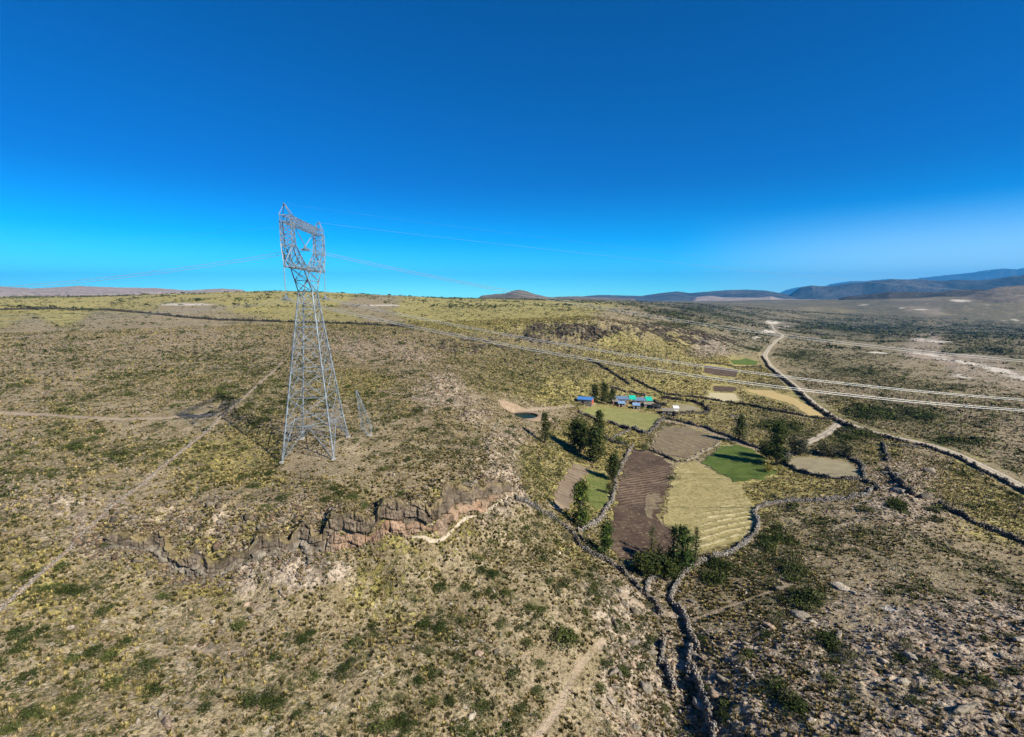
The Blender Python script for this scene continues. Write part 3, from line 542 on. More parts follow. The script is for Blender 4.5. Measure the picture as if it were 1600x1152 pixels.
def field_mat(name, c1, c2, ridge, amt=.5, s1=.25, s2=2.5, spot=None, spot_t=.6):
    m, nt, b = new_mat(name); P = OBJC(nt); a = nt.nodes.new('ShaderNodeAttribute'); a.attribute_name = 'col'
    c = MIX(nt, RMP(nt, NZ(nt, s1, 5, P, .65), .35, .65), c1, c2)
    c = MIX(nt, MATH(nt, 'MULTIPLY', a.outputs['Fac'], MATH(nt, 'MULTIPLY', NZ(nt, .3, 3, P), amt*2)), c, ridge)
    if spot: c = MIX(nt, RMP(nt, NZ(nt, s2*.4, 4, P, .7), spot_t, spot_t+.07, 0, .9), c, spot)
    c = MIX(nt, RMP(nt, NZ(nt, s2, 4, P, .7), .45, .7, 0, .5), c, tuple(x*.55 for x in c1))
    nt.links.new(c, b.inputs['Base Color']); BUMP(nt, b, NZ(nt, s2, 4, P), .6, .15); return m
M_pl = field_mat('ploughed_soil', (0.062, 0.041, 0.030), (0.105, 0.072, 0.051), (0.27, 0.19, 0.13), .9, spot=(0.19, 0.145, 0.09), spot_t=.57)
M_st = field_mat('stubble', (0.28, 0.23, 0.10), (0.37, 0.30, 0.14), (0.58, 0.48, 0.27), 1.0, spot=(0.19, 0.165, 0.06), spot_t=.51)
M_gr = field_mat('green_crop', (0.060, 0.092, 0.018), (0.098, 0.132, 0.030), (0.10, 0.15, 0.04), .6, spot=(0.13, 0.12, 0.045), spot_t=.57)
M_yd = field_mat('yard_grass', (0.20, 0.20, 0.065), (0.27, 0.24, 0.10), (0.2, 0.2, 0.08), 0, spot=(0.12, 0.14, 0.04), spot_t=.56)
M_co = field_mat('corral_floor', (0.24, 0.20, 0.125), (0.30, 0.255, 0.16), (0.2, 0.2, 0.1), 0, spot=(0.19, 0.18, 0.09), spot_t=.6)
M_br = field_mat('fallow_soil', (0.15, 0.112, 0.075), (0.20, 0.155, 0.10), (0.27, 0.21, 0.12), .5, spot=(0.26, 0.22, 0.10), spot_t=.56)
M_sr = field_mat('furrow_soil', (0.16, 0.115, 0.08), (0.20, 0.15, 0.105), (0.42, 0.33, 0.22), 1.0)
M_lw = field_mat('damp_grass', (0.11, 0.13, 0.035), (0.17, 0.17, 0.055), (0.1, 0.1, 0.05), 0, spot=(0.07, 0.10, 0.025), spot_t=.52)
M_oc = field_mat('ochre_stubble', (0.40, 0.29, 0.125), (0.46, 0.34, 0.16), (0.3, 0.2, 0.1), 0, spot=(0.30, 0.215, 0.10), spot_t=.55)
M_pp = field_mat('pale_stubble', (0.42, 0.35, 0.20), (0.48, 0.41, 0.25), (0.3, 0.2, 0.1), 0)
drape_poly('ploughed_field', 'ploughed', M_pl, 'dark brown ploughed field with long furrows beside the pale stubble field', furrow=(2.0, 1.5, .07, .03), step=.35)
drape_poly('stubble_field', 'straw', M_st, 'pale straw stubble field with curved ridges inside the stone wall', furrow=(1.95, 2.7, .06, .12), step=.33)
drape_poly('stubble_strip', 'inner', M_br, 'small tan unploughed strip inside the dark ploughed field', lift=.24, furrow=(2.0, 1.5, .05, .03), step=.35)
drape_poly('green_field', 'green', M_gr, 'bright green crop field below the tall tree', furrow=(1.0, 1.6, .04, .1), step=.4)
drape_poly('yard', 'yard', M_yd, 'grassy walled yard in front of the farm buildings', step=.6)
drape_poly('corral_floor', 'corral', M_co, 'smooth pale floor of the oval stone corral', step=.5)
drape_poly('furrowed_strip', 'strip', M_sr, 'small brown strip with cross furrows left of the pines', furrow=(1.3, 2.2, .16, .03), step=.3)
drape_poly('fallow_field', 'brown', M_br, 'brown fallow field between the yard and the green crop', furrow=(.5, 3.0, .08, .1), step=.5)
drape_poly('lawn', 'lawn', M_lw, 'damp green grass patch between the pines', step=.5)
drape_poly('far_field', 'plotdark', M_pl, 'dark ploughed plot farthest up the valley', step=1)
drape_poly('far_field', 'plotdark2', M_pl, 'dark ploughed plot above the pale cut plot', step=1)
drape_poly('far_field', 'plotpale', M_pp, 'pale cut plot below the dark plot', step=1)
drape_poly('far_field', 'plotochre', M_oc, 'ochre stubble plot beside the road bend', step=1)
drape_poly('far_field', 'plotgreen', M_gr, 'small green plot beside the top of the road', step=1)
drape_poly('paddock_floor', 'paddock', M_co, 'bare floor of the small paddock behind the farm', step=.8)
def drape_line(name, P, width, mat, label, lift=.14, step=2.0, n=7, cat='road', wob=.25):
    C = dens(P, step); d = np.gradient(C, axis=0); d /= np.hypot(*d.T)[:, None]; nrm = np.stack([-d[:, 1], d[:, 0]], 1)
    V = []; cc = []; wv = width/2*(1+wob*fbm(np.arange(len(C))*.15, np.zeros(len(C)), 1.0, 2, 8))
    for k in range(n):
        t = -1+2*k/(n-1); Q = C+nrm*(wv*t)[:, None]
        cross = -.1*t*t+(.05 if abs(t) < .2 else 0)
        V.append(np.column_stack([Q, samp(Z, Q[:, 0], Q[:, 1])+lift+cross])); cc.append(np.full(len(C), 1.0 if .25 < abs(t) < .75 else 0.0))
    V = np.array(V); fi = np.arange(n*len(C)).reshape(n, len(C)); q = np.stack([fi[:-1, :-1], fi[:-1, 1:], fi[1:, 1:], fi[1:, :-1]], -1).reshape(-1, 4)
    col = np.repeat(np.array(cc).reshape(-1, 1), 3, 1)
    return tag(link(name, npmesh(name, V.reshape(-1, 3), q, col, smooth=True), mat), label, cat, kind='structure')
M_rd = field_mat('gravel_road', (0.22, 0.18, 0.13), (0.29, 0.24, 0.175), (0.44, 0.375, 0.29), 1.0, spot=(.2,.165,.11), spot_t=.55)
ROADZ = W(ROAD_PX, Z)
drape_line('road', ROADZ, 4.9, M_rd, 'pale gravel road winding down the right side of the valley', lift=.2)
drape_line('path', W(PATHS_PX['track'][0], Z), 3.4, M_rd, 'short dirt track from the road towards the corral trees', lift=.15, step=1.5, cat='path')

# ------------------------------------------------------------------ visibility and sampling
TT = (Z-CZ)/np.maximum(GR, 1); VISM = np.maximum.accumulate(TT, axis=1)
def visible(x, y, h=0.5):
    z = zg(x, y); return (z+h-CZ)/np.hypot(x, y) >= samp(VISM, x, y)-1e-4
wallmask = np.zeros(GX.shape)
def area_pts(n, r0, r1, amax=57):
    a = rng.uniform(-R_(amax), R_(amax), n); r = np.sqrt(rng.uniform(r0*r0, r1*r1, n)); return r*np.sin(a), r*np.cos(a)
CV = np.stack([bareG, yelG, grnG, rock, np.maximum(flat_s, np.maximum(pathm, (pd < PR+1.5)*1.0)), wallmask], -1)
# ------------------------------------------------------------------ small shapes used many times
def hull_rock(n=12, sq=(1, 1, .8), seed=0, detail=0):
    r = random.Random(seed); bm = bmesh.new()
    for i in range(n):
        v = Vector((r.gauss(0, 1), r.gauss(0, 1), r.gauss(0, 1))).normalized()*r.uniform(.8, 1.05)
        bm.verts.new((v.x*sq[0], v.y*sq[1], v.z*sq[2]))
    ret = bmesh.ops.convex_hull(bm, input=bm.verts); bmesh.ops.delete(bm, geom=[g for g in ret['geom_interior'] if isinstance(g, bmesh.types.BMVert)], context='VERTS')
    if detail:
        bmesh.ops.triangulate(bm, faces=bm.faces)
        bmesh.ops.subdivide_edges(bm, edges=bm.edges, cuts=detail, use_grid_fill=True)
        for v in bm.verts:
            q = v.co*2.1
            v.co *= 1+.24*float(pnoise(q.x+q.z*.7+seed, q.y-q.z*.6, seed))+.13*float(pnoise(q.x*3+q.z*2, q.y*3+q.z*1.7, seed+3))
    bmesh.ops.triangulate(bm, faces=bm.faces); bm.verts.ensure_lookup_table()
    V = np.array([v.co[:] for v in bm.verts]); Fc = np.array([[v.index for v in f.verts] for f in bm.faces]); bm.free(); return V, Fc
def tuft(n, seed, spread=.8, w=.16, lo=.5):
    r = np.random.default_rng(seed); V = []; Fc = []
    for i in range(n):
        a = r.uniform(0, 2*PI); t = r.uniform(.2, 1)**.8; L = r.uniform(lo, 1); d = np.array([math.cos(a), math.sin(a)])*t*spread
        b = d*.35; p = np.array([-d[1], d[0]])/(np.hypot(*d)+1e-6)*w
        V += [[b[0]-p[0], b[1]-p[1], -.08], [b[0]+p[0], b[1]+p[1], -.08], [d[0]*1.1, d[1]*1.1, L*(1.3-t*.7)]]; Fc.append([3*i, 3*i+1, 3*i+2])
    return np.array(V), np.array(Fc)
def bush(n, seed, s=.3, zsq=.75, r0=.55):
    r = np.random.default_rng(seed); V = []; Fc = []
    lob = r.normal(0, .33, (5, 3)); lob[:, 2] = abs(lob[:, 2])*.6
    for i in range(n):
        c = r.normal(0, 1, 3); c /= np.linalg.norm(c); c[2] = abs(c[2]); c = c*r.uniform(r0, 1)*.72+lob[i % 5]; c[2] *= zsq
        T = r.normal(0, 1, (3, 3)); T /= np.linalg.norm(T, axis=1)[:, None]; V += list(c+T*s*r.uniform(.6, 1.1)); Fc.append([3*i, 3*i+1, 3*i+2])
    V = np.array(V); V[:, 2] = np.maximum(V[:, 2], -.1); return V, np.array(Fc)
def inst_arrays(protos, which, pos, scl, rz, colr, vj=.18, tilt=None):
    Vs, Fs, Cs = [], [], []; off = 0
    for k, (V, Fc) in enumerate(protos):
        m = which == k; n = int(m.sum())
        if not n: continue
        c, s = np.cos(rz[m])[:, None], np.sin(rz[m])[:, None]; S = scl[m]
        x = V[:, 0]*S[:, :1]; y = V[:, 1]*S[:, 1:2]; z = V[:, 2]*S[:, 2:3]
        X = x*c-y*s+pos[m][:, :1]; Y = x*s+y*c+pos[m][:, 1:2]; ZZ = z+pos[m][:, 2:3]
        if tilt is not None: ZZ = ZZ+(X-pos[m][:, :1])*tilt[m][:, :1]+(Y-pos[m][:, 1:2])*tilt[m][:, 1:2]
        Vs.append(np.stack([X, Y, ZZ], -1).reshape(-1, 3)); Fs.append((Fc[None]+(np.arange(n)*len(V))[:, None, None]).reshape(-1, 3)+off)
        j = 1+vj*rng.uniform(-1, 1, (n, len(V)//3+1, 1)).repeat(3, 1)[:, :len(V)]
        Cs.append((colr[m][:, None, :]*j).reshape(-1, 3)); off += n*len(V)
    return np.concatenate(Vs), np.concatenate(Fs), np.concatenate(Cs)
def slope(x, y, e=.6):
    return np.stack([(zg(x+e, y)-zg(x-e, y))/(2*e), (zg(x, y+e)-zg(x, y-e))/(2*e)], 1)
def lerpc(a, b, t):
    t = np.asarray(t, float); return np.asarray(a)*(1-t[:, None])+np.asarray(b)*t[:, None]
M_leaf = attr_mat('scrub', var=.25); M_grass = attr_mat('dry_grass', var=.15); M_rock = attr_mat('rock_surface', var=.55, scale=2.6); _nt = M_rock.node_tree; BUMP(_nt, [q for q in _nt.nodes if q.type == 'BSDF_PRINCIPLED'][0], NZ(_nt, 3.5, 5, OBJC(_nt), .7), 1.0, .25)
# ------------------------------------------------------------------ dry stone walls
STONES = [hull_rock(10, (1, .8, .75), 100+i) for i in range(8)]
M_wall = attr_mat('wall_stone', var=.22, scale=3.0); M_core = speckle_mat('wall_core', (0.10, 0.09, 0.08), (0.17, 0.15, 0.13), 2.0)
wall_lines = []
def stone_wall(pxs, label, h=1.3, w=.8, size=.45, pale=(0.33, 0.30, 0.27), dark=(0.13, 0.118, 0.105), sm=True, cat='stone wall', name='stone_wall', seg=None, gap=0):
    D0 = np.hypot(*W(pxs[:1], Z)[0])
    if D0 > 120: h *= .78; w *= .72
    else: w *= .62; size *= .78; h *= .85
    P = dens(W(pxs, Z), size*.95) if sm else W(pxs, Z)
    P = P+np.stack([fbm(P[:, 0], P[:, 1], 9, 3, 301), fbm(P[:, 0], P[:, 1], 9, 3, 302)], 1)*min(1.4, D0/120)
    n = len(P); d = np.gradient(P, axis=0); d /= (np.hypot(*d.T)[:, None]+1e-9); nr_ = np.stack([-d[:, 1], d[:, 0]], 1)
    wall_lines.append(P)
    hv = h*np.clip(.95+1.5*fbm(np.arange(n)*.16, np.zeros(n)+len(wall_lines)*7, 1.0, 4, 5), .12, 1.5); zb = zg(P[:, 0], P[:, 1])
    Pj = P+nr_*(.25*w*fbm(np.arange(n)*.2, np.zeros(n)+3.3*len(wall_lines), 1.0, 2, 6))[:, None]
    lev = max(1, int(round(h/(size*.62)))); pos = []; 
    for k in range(lev+1):
        f = (k+.35)/(lev+.2)
        for sd_ in ((-1, 1) if k < lev else (0,)):
            Q = Pj+nr_*(sd_*w*.5*(1-.35*f))+rng.normal(0, size*.24, (n, 2))
            keep = rng.random(n) < (.95 if k < lev else .75)
            pos.append(np.column_stack([Q, zb+hv*f])[keep])
    # stones fallen at the foot
    m = n//2; ii = rng.integers(0, n, m); Q = P[ii]+nr_[ii]*(rng.choice([-1, 1], m)*w*rng.uniform(.5, 2.6, m))[:, None]; pos.append(np.column_stack([Q, zg(Q[:, 0], Q[:, 1])+size*.1]))
    pos = np.concatenate(pos); N_ = len(pos)
    col = lerpc(dark, pale, np.clip(rng.beta(1.1, 1.0, N_), 0, 1)); col = col*np.where(rng.random(N_)[:, None] < .35, np.array([[1.12, .95, .78]]), 1)
    S = size*rng.uniform(.38, .72, (N_, 3))*rng.choice([.8, 1, 1, 1.35], (N_, 1)); V, Fc, C = inst_arrays(STONES, rng.integers(0, 8, N_), pos, S, rng.uniform(0, 2*PI, N_), col, .12)
    # solid core strip
    cv = []; 
    for sx_, hz in ((-.42, -.3), (-.3, .82), (.3, .82), (.42, -.3)):
        cv.append(np.column_stack([Pj+nr_*(w*sx_), zb+hv*hz if hz > 0 else zb+hz]))
    cv = np.array(cv); fi = np.arange(4*n).reshape(4, n); q = np.stack([fi[:-1, :-1], fi[:-1, 1:], fi[1:, 1:], fi[1:, :-1]], -1).reshape(-1, 4)
    tri = np.concatenate([q[:, [0, 1, 2]], q[:, [0, 2, 3]]])+len(V)
    V = np.concatenate([V, cv.reshape(-1, 3)]); C = np.concatenate([C, np.tile(np.array(dark)*.9, (4*n, 1))]); Fc = np.concatenate([Fc, tri])
    return tag(link(name, npmesh(name, V, Fc, C), M_wall), label, cat)
DK = (0.035, 0.032, 0.028); DP = (0.085, 0.075, 0.062)
MD = (0.06, 0.055, 0.048); MP = (0.20, 0.18, 0.155)
stone_wall([(-60,486),(0,485),(60,484),(150,484),(200,488),(280,496),(350,501),(420,503),(520,506),(600,509),(645,512)], 'long dark wall crossing the high plain behind the pylon', h=2.4, w=2.0, size=1.6, pale=DP, dark=DK)
stone_wall([(-30,985),(0,950),(60,900),(120,848),(200,775),(270,718),(345,655),(400,605),(440,568)], 'long low pale rubble wall running diagonally up the plateau left of the pylon', h=.38, w=.75, size=.42, pale=(0.38,.33,.28), dark=(0.2,.17,.145))
stone_wall([(805,780),(830,790),(852,803),(880,822),(897,837),(903,855),(930,868),(957,882),(984,908),(1000,925)], 'crooked grey wall between the cliff end and the low pines', h=1.3, w=.8, size=.45, pale=(.3,.28,.26), dark=MD)
stone_wall([(1047,936),(1060,905),(1085,884),(1120,872),(1155,860),(1176,842),(1186,820),(1175,800),(1190,790),(1230,785),(1300,782),(1350,777),(1366,764)], 'pale curved stone wall round the lower edge of the stubble field', h=1.3, w=.9, size=.45, pale=(.42,.39,.36))
stone_wall([(1047,938),(1062,955),(1075,966),(1080,1000),(1087,1022)], 'grey wall running down from the curved field wall to the goat path', h=1.4, w=.8, size=.48, pale=(.4,.37,.34))
stone_wall([(1078,1016),(1075,1058)], 'short leaning wall beside the right gully', h=1.4, w=.7, size=.48, pale=(.4,.37,.34))
stone_wall([(1082,1048),(1092,1075),(1106,1102),(1112,1135),(1118,1175)], 'lowest wall beside the right gully at the bottom edge', h=1.4, w=.8, size=.48, pale=(.4,.37,.34))
stone_wall([(1008,928),(1014,908),(1034,894)], 'short pale wall stub below the dark pine thicket', h=1.2, w=.8, size=.42, pale=(.42,.39,.36))
stone_wall([(1008,930),(1020,945),(1030,960)], 'short dark wall going down below the pine thicket', h=1.5, w=.8, size=.45, pale=(.25,.23,.21))
stone_wall([(1037,1002),(1033,1042)], 'upper wall piece beside the left gully', h=1.35, w=.7, size=.45, pale=(.36,.33,.3))
stone_wall([(1041,1040),(1053,1078)], 'lower wall piece beside the left gully', h=1.35, w=.7, size=.45, pale=(.36,.33,.3))
stone_wall([(1230,712),(1224,722),(1238,733),(1265,743),(1310,750),(1345,751),(1354,741),(1343,726),(1322,713),(1285,708),(1250,708),(1230,712)], 'oval stone corral wall right of the tall dark tree', h=1.5, w=1.0, size=.6, pale=(.24,.22,.19), dark=MD)
stone_wall([(1345,751),(1362,757),(1376,768)], 'short wall linking the oval corral with the rock pile', h=1.2, w=.8, size=.55, pale=MP, dark=MD)
stone_wall([(1380,695),(1384,708),(1388,722)], 'dark wall dropping towards the rock pile right of the corral', h=1.8, w=1.0, size=.6, pale=MP, dark=MD)
stone_wall([(1386,735),(1398,750),(1412,764),(1430,776)], 'dark wall below the rock pile right of the corral', h=1.8, w=1.0, size=.6, pale=MP, dark=MD)
stone_wall([(1466,790),(1500,806),(1530,822),(1570,838),(1620,856),(1700,884),(1850,950)], 'long dark wall leaving the frame below the yellow slope', h=1.6, w=.9, size=.55, pale=MP, dark=MD)
stone_wall([(1380,695),(1410,697),(1440,700)], 'low faint wall above the yellow slope', h=.8, w=.7, size=.6, pale=MP, dark=MD)
off = [(x-3 if y < 620 else x-1, y+2.5+(y-560)*.02) for x, y in ROAD_PX[6:15]]
stone_wall(off, 'dark wall along the lower side of the gravel road bend', h=2.0, w=1.2, size=1.0, pale=DP, dark=DK)
stone_wall([(x-2, y+5+(y-680)*.03) for x, y in ROAD_PX[13:]]+[(1870,912)], 'dark wall along the lower side of the gravel road near the frame edge', h=1.5, w=1.0, size=.75, pale=MP, dark=MD)
stone_wall([(920,563),(945,576),(965,590),(983,601)], 'upper dark field wall on the slope behind the farm', h=1.8, w=1.0, size=1.0, pale=DP, dark=DK)
stone_wall([(986,592),(1010,603),(1034,616),(1060,619),(1100,623),(1175,635),(1225,646),(1280,655),(1302,656)], 'long dark wall from the slope behind the farm to the road', h=1.6, w=1.0, size=.9, pale=DP, dark=DK)
stone_wall([(1034,622),(1060,625),(1087,629),(1102,636),(1108,644)], 'dark curved wall behind the small paddock', h=1.8, w=1.0, size=.8, pale=DP, dark=DK)
stone_wall([(1058,647),(1080,646),(1106,646)], 'grey front wall of the small paddock', h=1.6, w=1.0, size=.8, pale=MP, dark=MD)
stone_wall([(903,645),(915,650),(930,656)], 'dark wall at the left end of the grassy yard', h=1.4, w=.9, size=.7, pale=MP, dark=MD)
stone_wall([(950,661),(966,666),(981,672)], 'thick dark wall below the middle of the grassy yard', h=1.8, w=1.2, size=.7, pale=MP, dark=MD)
stone_wall([(988,671),(997,674),(1004,678),(1014,678),(1022,671),(1029,661),(1035,655)], 'grey curved wall at the right end of the grassy yard', h=1.6, w=1.3, size=.7, pale=(.27,.25,.22), dark=MD)
stone_wall([(1037,655),(1060,658),(1082,664),(1110,672),(1137,683),(1162,693),(1190,703)], 'dark wall along the farm lane above the green crop', h=1.3, w=.9, size=.7, pale=MP, dark=MD)
stone_wall([(981,674),(967,681),(955,688)], 'pale wall going down left from the yard', h=1.1, w=1.0, size=.6, pale=(.33,.31,.28))
stone_wall([(941,684),(950,688),(962,693),(980,695)], 'dark hedge topped wall between the yard and the ploughed field', h=1.3, w=.9, size=.6, pale=MP, dark=MD)
stone_wall([(988,697),(979,713),(971,729),(962,748),(960,765)], 'pale wall along the left edge of the ploughed field', h=1.1, w=1.0, size=.5, pale=(.34,.31,.27))
stone_wall([(959,768),(956,787),(945,802),(936,813),(918,824),(902,832)], 'pale crumbling wall behind the airy pine', h=1.1, w=1.0, size=.5, pale=(.38,.35,.32))
stone_wall([(1016,704),(1035,712),(1060,722)], 'thin dark wall between ploughed and fallow field', h=1.0, w=.7, size=.5, pale=MP, dark=MD)
stone_wall([(1072,721),(1090,712),(1110,702),(1128,692)], 'low pale bank between the fallow field and the green crop', h=.5, w=1.6, size=.5, pale=(.42,.37,.28), dark=(.28,.24,.17), cat='stone bank')
stone_wall([(955,606),(966,609),(978,614)], 'dark wall behind the farm trees', h=1.8, w=1.1, size=.8, pale=MP, dark=MD)
stone_wall([(985,613),(996,616),(1008,620)], 'dark wall behind the green roofed sheds', h=1.8, w=1.1, size=.8, pale=MP, dark=MD)
stone_wall([(1012,627),(1026,630),(1040,634)], 'dark enclosure wall right of the second green roof', h=1.8, w=1.2, size=.7, pale=MP, dark=DK)
stone_wall([(1190,572),(1160,575),(1130,570),(1100,568)], 'thin dark boundary wall above the farthest dark plot', h=1.0, w=.9, size=1.0, pale=DP, dark=DK)
stone_wall([(1038,488),(1060,491),(1085,495)], 'black wall far up the dark hillside', h=4, w=3, size=3, pale=DP, dark=DK)
for P in wall_lines:
    lo = P.min(0)-4; hi = P.max(0)+4; m = (GX > lo[0]) & (GX < hi[0]) & (GY > lo[1]) & (GY < hi[1])
    if m.any():
        d_, _, _ = polydist(GX[m], GY[m], P[::3] if len(P) > 6 else P); wallmask[m] = np.maximum(wallmask[m], d_ < .45)
CV[..., 5] = wallmask
# ------------------------------------------------------------------ cliff
def cellblock(u, v, cu, cv_, seed):
    """per-block offset and distance to the block border, rows shifted"""
    r_ = np.floor(v/cv_+.35*pnoise(u/3.0, v*0+seed, seed)); uu = u/cu+r_*.37+.35*pnoise(u/1.7, r_*1.3, seed+2); k = np.floor(uu)
    h_ = _hash(k.astype(np.int64), r_.astype(np.int64), seed)/4294967296.0; fu_ = np.abs(uu-k-.5)*2; vv = v/cv_+.35*pnoise(u/3.0, v*0+seed, seed); fv_ = np.abs(vv-r_-.5)*2
    return h_, np.maximum(fu_, fv_)
def build_cliff():
    C = np.stack([np.interp(np.linspace(0, 1, 1400), np.linspace(0, 1, 70), CLIFFD[:, k]) for k in (0, 1)], 1)
    for _ in range(14): C[1:-1] = (C[:-2]+C[1:-1]*2+C[2:])/4
    s = np.linspace(0, 1, 1400)
    def px_s(p): return float(np.interp(p, [c[0] for c in CL_PX], CL_S))
    d = np.gradient(C, axis=0); d /= np.hypot(*d.T)[:, None]; nn = np.stack([-d[:, 1], d[:, 0]], 1)
    sel = (s > px_s(160)) & (s < px_s(802)); C, s, nn = C[sel], s[sel], nn[sel]; n = len(s)
    L = s*CL_LEN; H = np.interp(s, CL_S, CL_H)*cl_break(s)
    zb = zg(*(C-nn*.8).T); zt = zg(*(C+nn*2.15).T); zt = np.maximum(zt, zb+.3); m = 60; V = []; cl = []
    pink = sstep(px_s(500), px_s(545), s)*(1-.3*sstep(px_s(775), px_s(800), s))
    cave = np.exp(-((s-px_s(668))/(px_s(690)-px_s(668)))**4)+.6*np.exp(-((s-px_s(628))/(px_s(642)-px_s(628)))**2)+.8*np.exp(-((s-px_s(268))/(px_s(290)-px_s(262)))**2)
    endt = np.minimum(1, np.minimum(np.linspace(0, 12, n), np.linspace(12, 0, n)))
    for k in range(m):
        t = k/(m-1); tt = min(t/.88, 1); hh_ = (zt-zb)*tt
        h1, e1 = cellblock(L, hh_, 2.3, 1.7, 5); h2, e2 = cellblock(L+9, hh_+3, .8, .55, 11)
        n1 = fbm(L, np.full(n, t*5.0), 3.5, 3, 21); n2 = fbm(L, hh_, .45, 3, 22)
        low = 1-float(sstep(.42, .52, np.array(tt)))
        dd = .55+1.0*tt-low*.55-(h1-.5)*1.0+sstep(.78, 1, e1)*.42-(h2-.5)*.34+sstep(.75, 1, e2)*.14-n1*.7-n2*.16
        dd = dd+np.clip(pnoise(L/2.1, L*0+9)*1.6-.5, 0, 1)*.9*(1-.4*tt)+cave*1.5*math.exp(-(tt/.30)**2)+math.exp(-((tt-.47)/.05)**2)*.4
        dd = np.clip(dd*np.clip(H/3.2, .3, 1), -.9, 1.75)
        if t > .88: dd = dd+(2.3-dd)*((t-.88)/.12)
        z = zb-.4+(zt-zb+.4)*tt+n2*.1
        if t > .88: z = zt+.12-.2*((t-.88)/.12)+(h1-.5)*.5*(1-(t-.88)/.12)
        if k == m-1: z = zt-.5
        z = z*endt+(zb-.6)*(1-endt) if False else z
        V.append(np.column_stack([C+nn*dd[:, None], z]))
        g = np.clip(.35+.5*h1+.8*fbm(L, hh_, 1.6, 3, 30), 0, 1)
        pinkc = lerpc((.19, .115, .072), (.38, .255, .17), g); grey = lerpc((.085, .07, .052), (.27, .23, .18), g); dark = lerpc((.06, .047, .034), (.18, .14, .10), g)
        pk = np.clip(pink*(1-.6*float(sstep(.5, .75, np.array(tt)))+.9*fbm(L, hh_, 5, 2, 33)), 0, 1); c = grey*(1-pk[:, None])+pinkc*pk[:, None]
        up = np.clip(float(sstep(.42, .55, np.array(tt)))*.95+.6*n1, 0, 1); c = c*(1-up[:, None])+dark*up[:, None]
        tp_ = np.clip(float(sstep(.74, .92, np.array(t)))+.5*n1*float(sstep(.6, .8, np.array(t))), 0, 1)[:, None]; c = c*(1-tp_)+lerpc((.10, .08, .04), (.26, .20, .10), g)*tp_
        cl.append(c)
    fi = np.arange(n*m).reshape(m, n); q = np.stack([fi[:-1, :-1], fi[:-1, 1:], fi[1:, 1:], fi[1:, :-1]], -1).reshape(-1, 4)
    mm, nt, b = new_mat("cliff_rock"); a = nt.nodes.new('ShaderNodeAttribute'); a.attribute_name = 'col'; Pn = OBJC(nt)
    mp = nt.nodes.new('ShaderNodeMapping'); mp.inputs['Scale'].default_value = (1, 1, .25); nt.links.new(Pn, mp.inputs['Vector'])
    c = MIX(nt, RMP(nt, NZ(nt, 2.2, 4, mp.outputs[0], .65), .48, .66, 0, .8), a.outputs['Color'], (0.06, 0.045, 0.034))
    c = MIX(nt, RMP(nt, NZ(nt, 3.5, 4, Pn, .65), .6, .7, 0, .6), c, (0.42, 0.38, 0.34)); nt.links.new(c, b.inputs['Base Color'])
    BUMP(nt, b, NZ(nt, 2.5, 5, mp.outputs[0], .65), .9, .25)
    tag(link('cliff', npmesh('cliff', np.concatenate(V), q, np.concatenate(cl)), mm), 'pink and grey rock cliff below the plateau edge', 'cliff', kind='structure')
    # pale worn ledge under the cliff
    sel = (s > px_s(635)) & (s < px_s(801)); Cs = C[sel]; ns = nn[sel]; V = []
    wd = (.10+.40*np.clip(fbm(L[sel], L[sel]*0, 4, 2, 40)+.3, 0, 1))*np.minimum(1, np.minimum(np.linspace(0, 8, sel.sum()), np.linspace(8, 0, sel.sum())))
    for k, t in enumerate((1.0, .3, -.5, -1)):
        Q = Cs-ns*(t*wd+.1)[:, None]; V.append(np.column_stack([Q, zg(Q[:, 0], Q[:, 1])+(.22 if 0 < k < 3 else .02)]))
    V = np.array(V); fi = np.arange(4*sel.sum()).reshape(4, -1); q = np.stack([fi[:-1, :-1], fi[:-1, 1:], fi[1:, 1:], fi[1:, :-1]], -1).reshape(-1, 4)
    tag(link('path', npmesh('path', V.reshape(-1, 3), q, smooth=True), speckle_mat('pale_ledge', (.33,.27,.19), (.45,.375,.285), 1.2, (.26,.21,.16))), 'pale worn ledge along the foot of the cliff', 'path', kind='structure')
build_cliff()
# ------------------------------------------------------------------ boulders
RK = [hull_rock(16, (1, .75, .7), 300+i, 2) for i in range(8)]+[hull_rock(14, (1, .5, .6), 330+i, 2) for i in range(4)]
RK_me = []
for i, (V, Fc) in enumerate(RK): RK_me.append((V, Fc))
def rock_me(i, col): 
    V, Fc = RK[i]; r_ = np.random.default_rng(i); return npmesh('boulder', V, Fc, np.tile(np.array(col), (len(V), 1))*r_.uniform(.85, 1.12, (len(V), 1)))
GREY = (.33, .28, .22); PINK = (.46, .33, .24); PALE = (.53, .45, .35); DARK = (.18, .15, .115)
_rk = {}
def boulder(x, y, r, tone, label, cat='boulder', group=None, k=None, sc=(1, 1, 1), rz=None, sink=.25):
    k = rng.integers(0, len(RK)) if k is None else k; key = (int(k), tone)
    if key not in _rk: _rk[key] = rock_me(k, tone)
    o = link('boulder', _rk[key], M_rock); o.location = (x, y, zg1(x, y)+r*sc[2]*.7*(1-2*sink)); o.scale = (r*sc[0], r*sc[1], r*sc[2])
    o.rotation_euler = (rng.uniform(-.25, .25), rng.uniform(-.25, .25), rng.uniform(0, 2*PI) if rz is None else rz)
    return tag(o, label, cat, group)
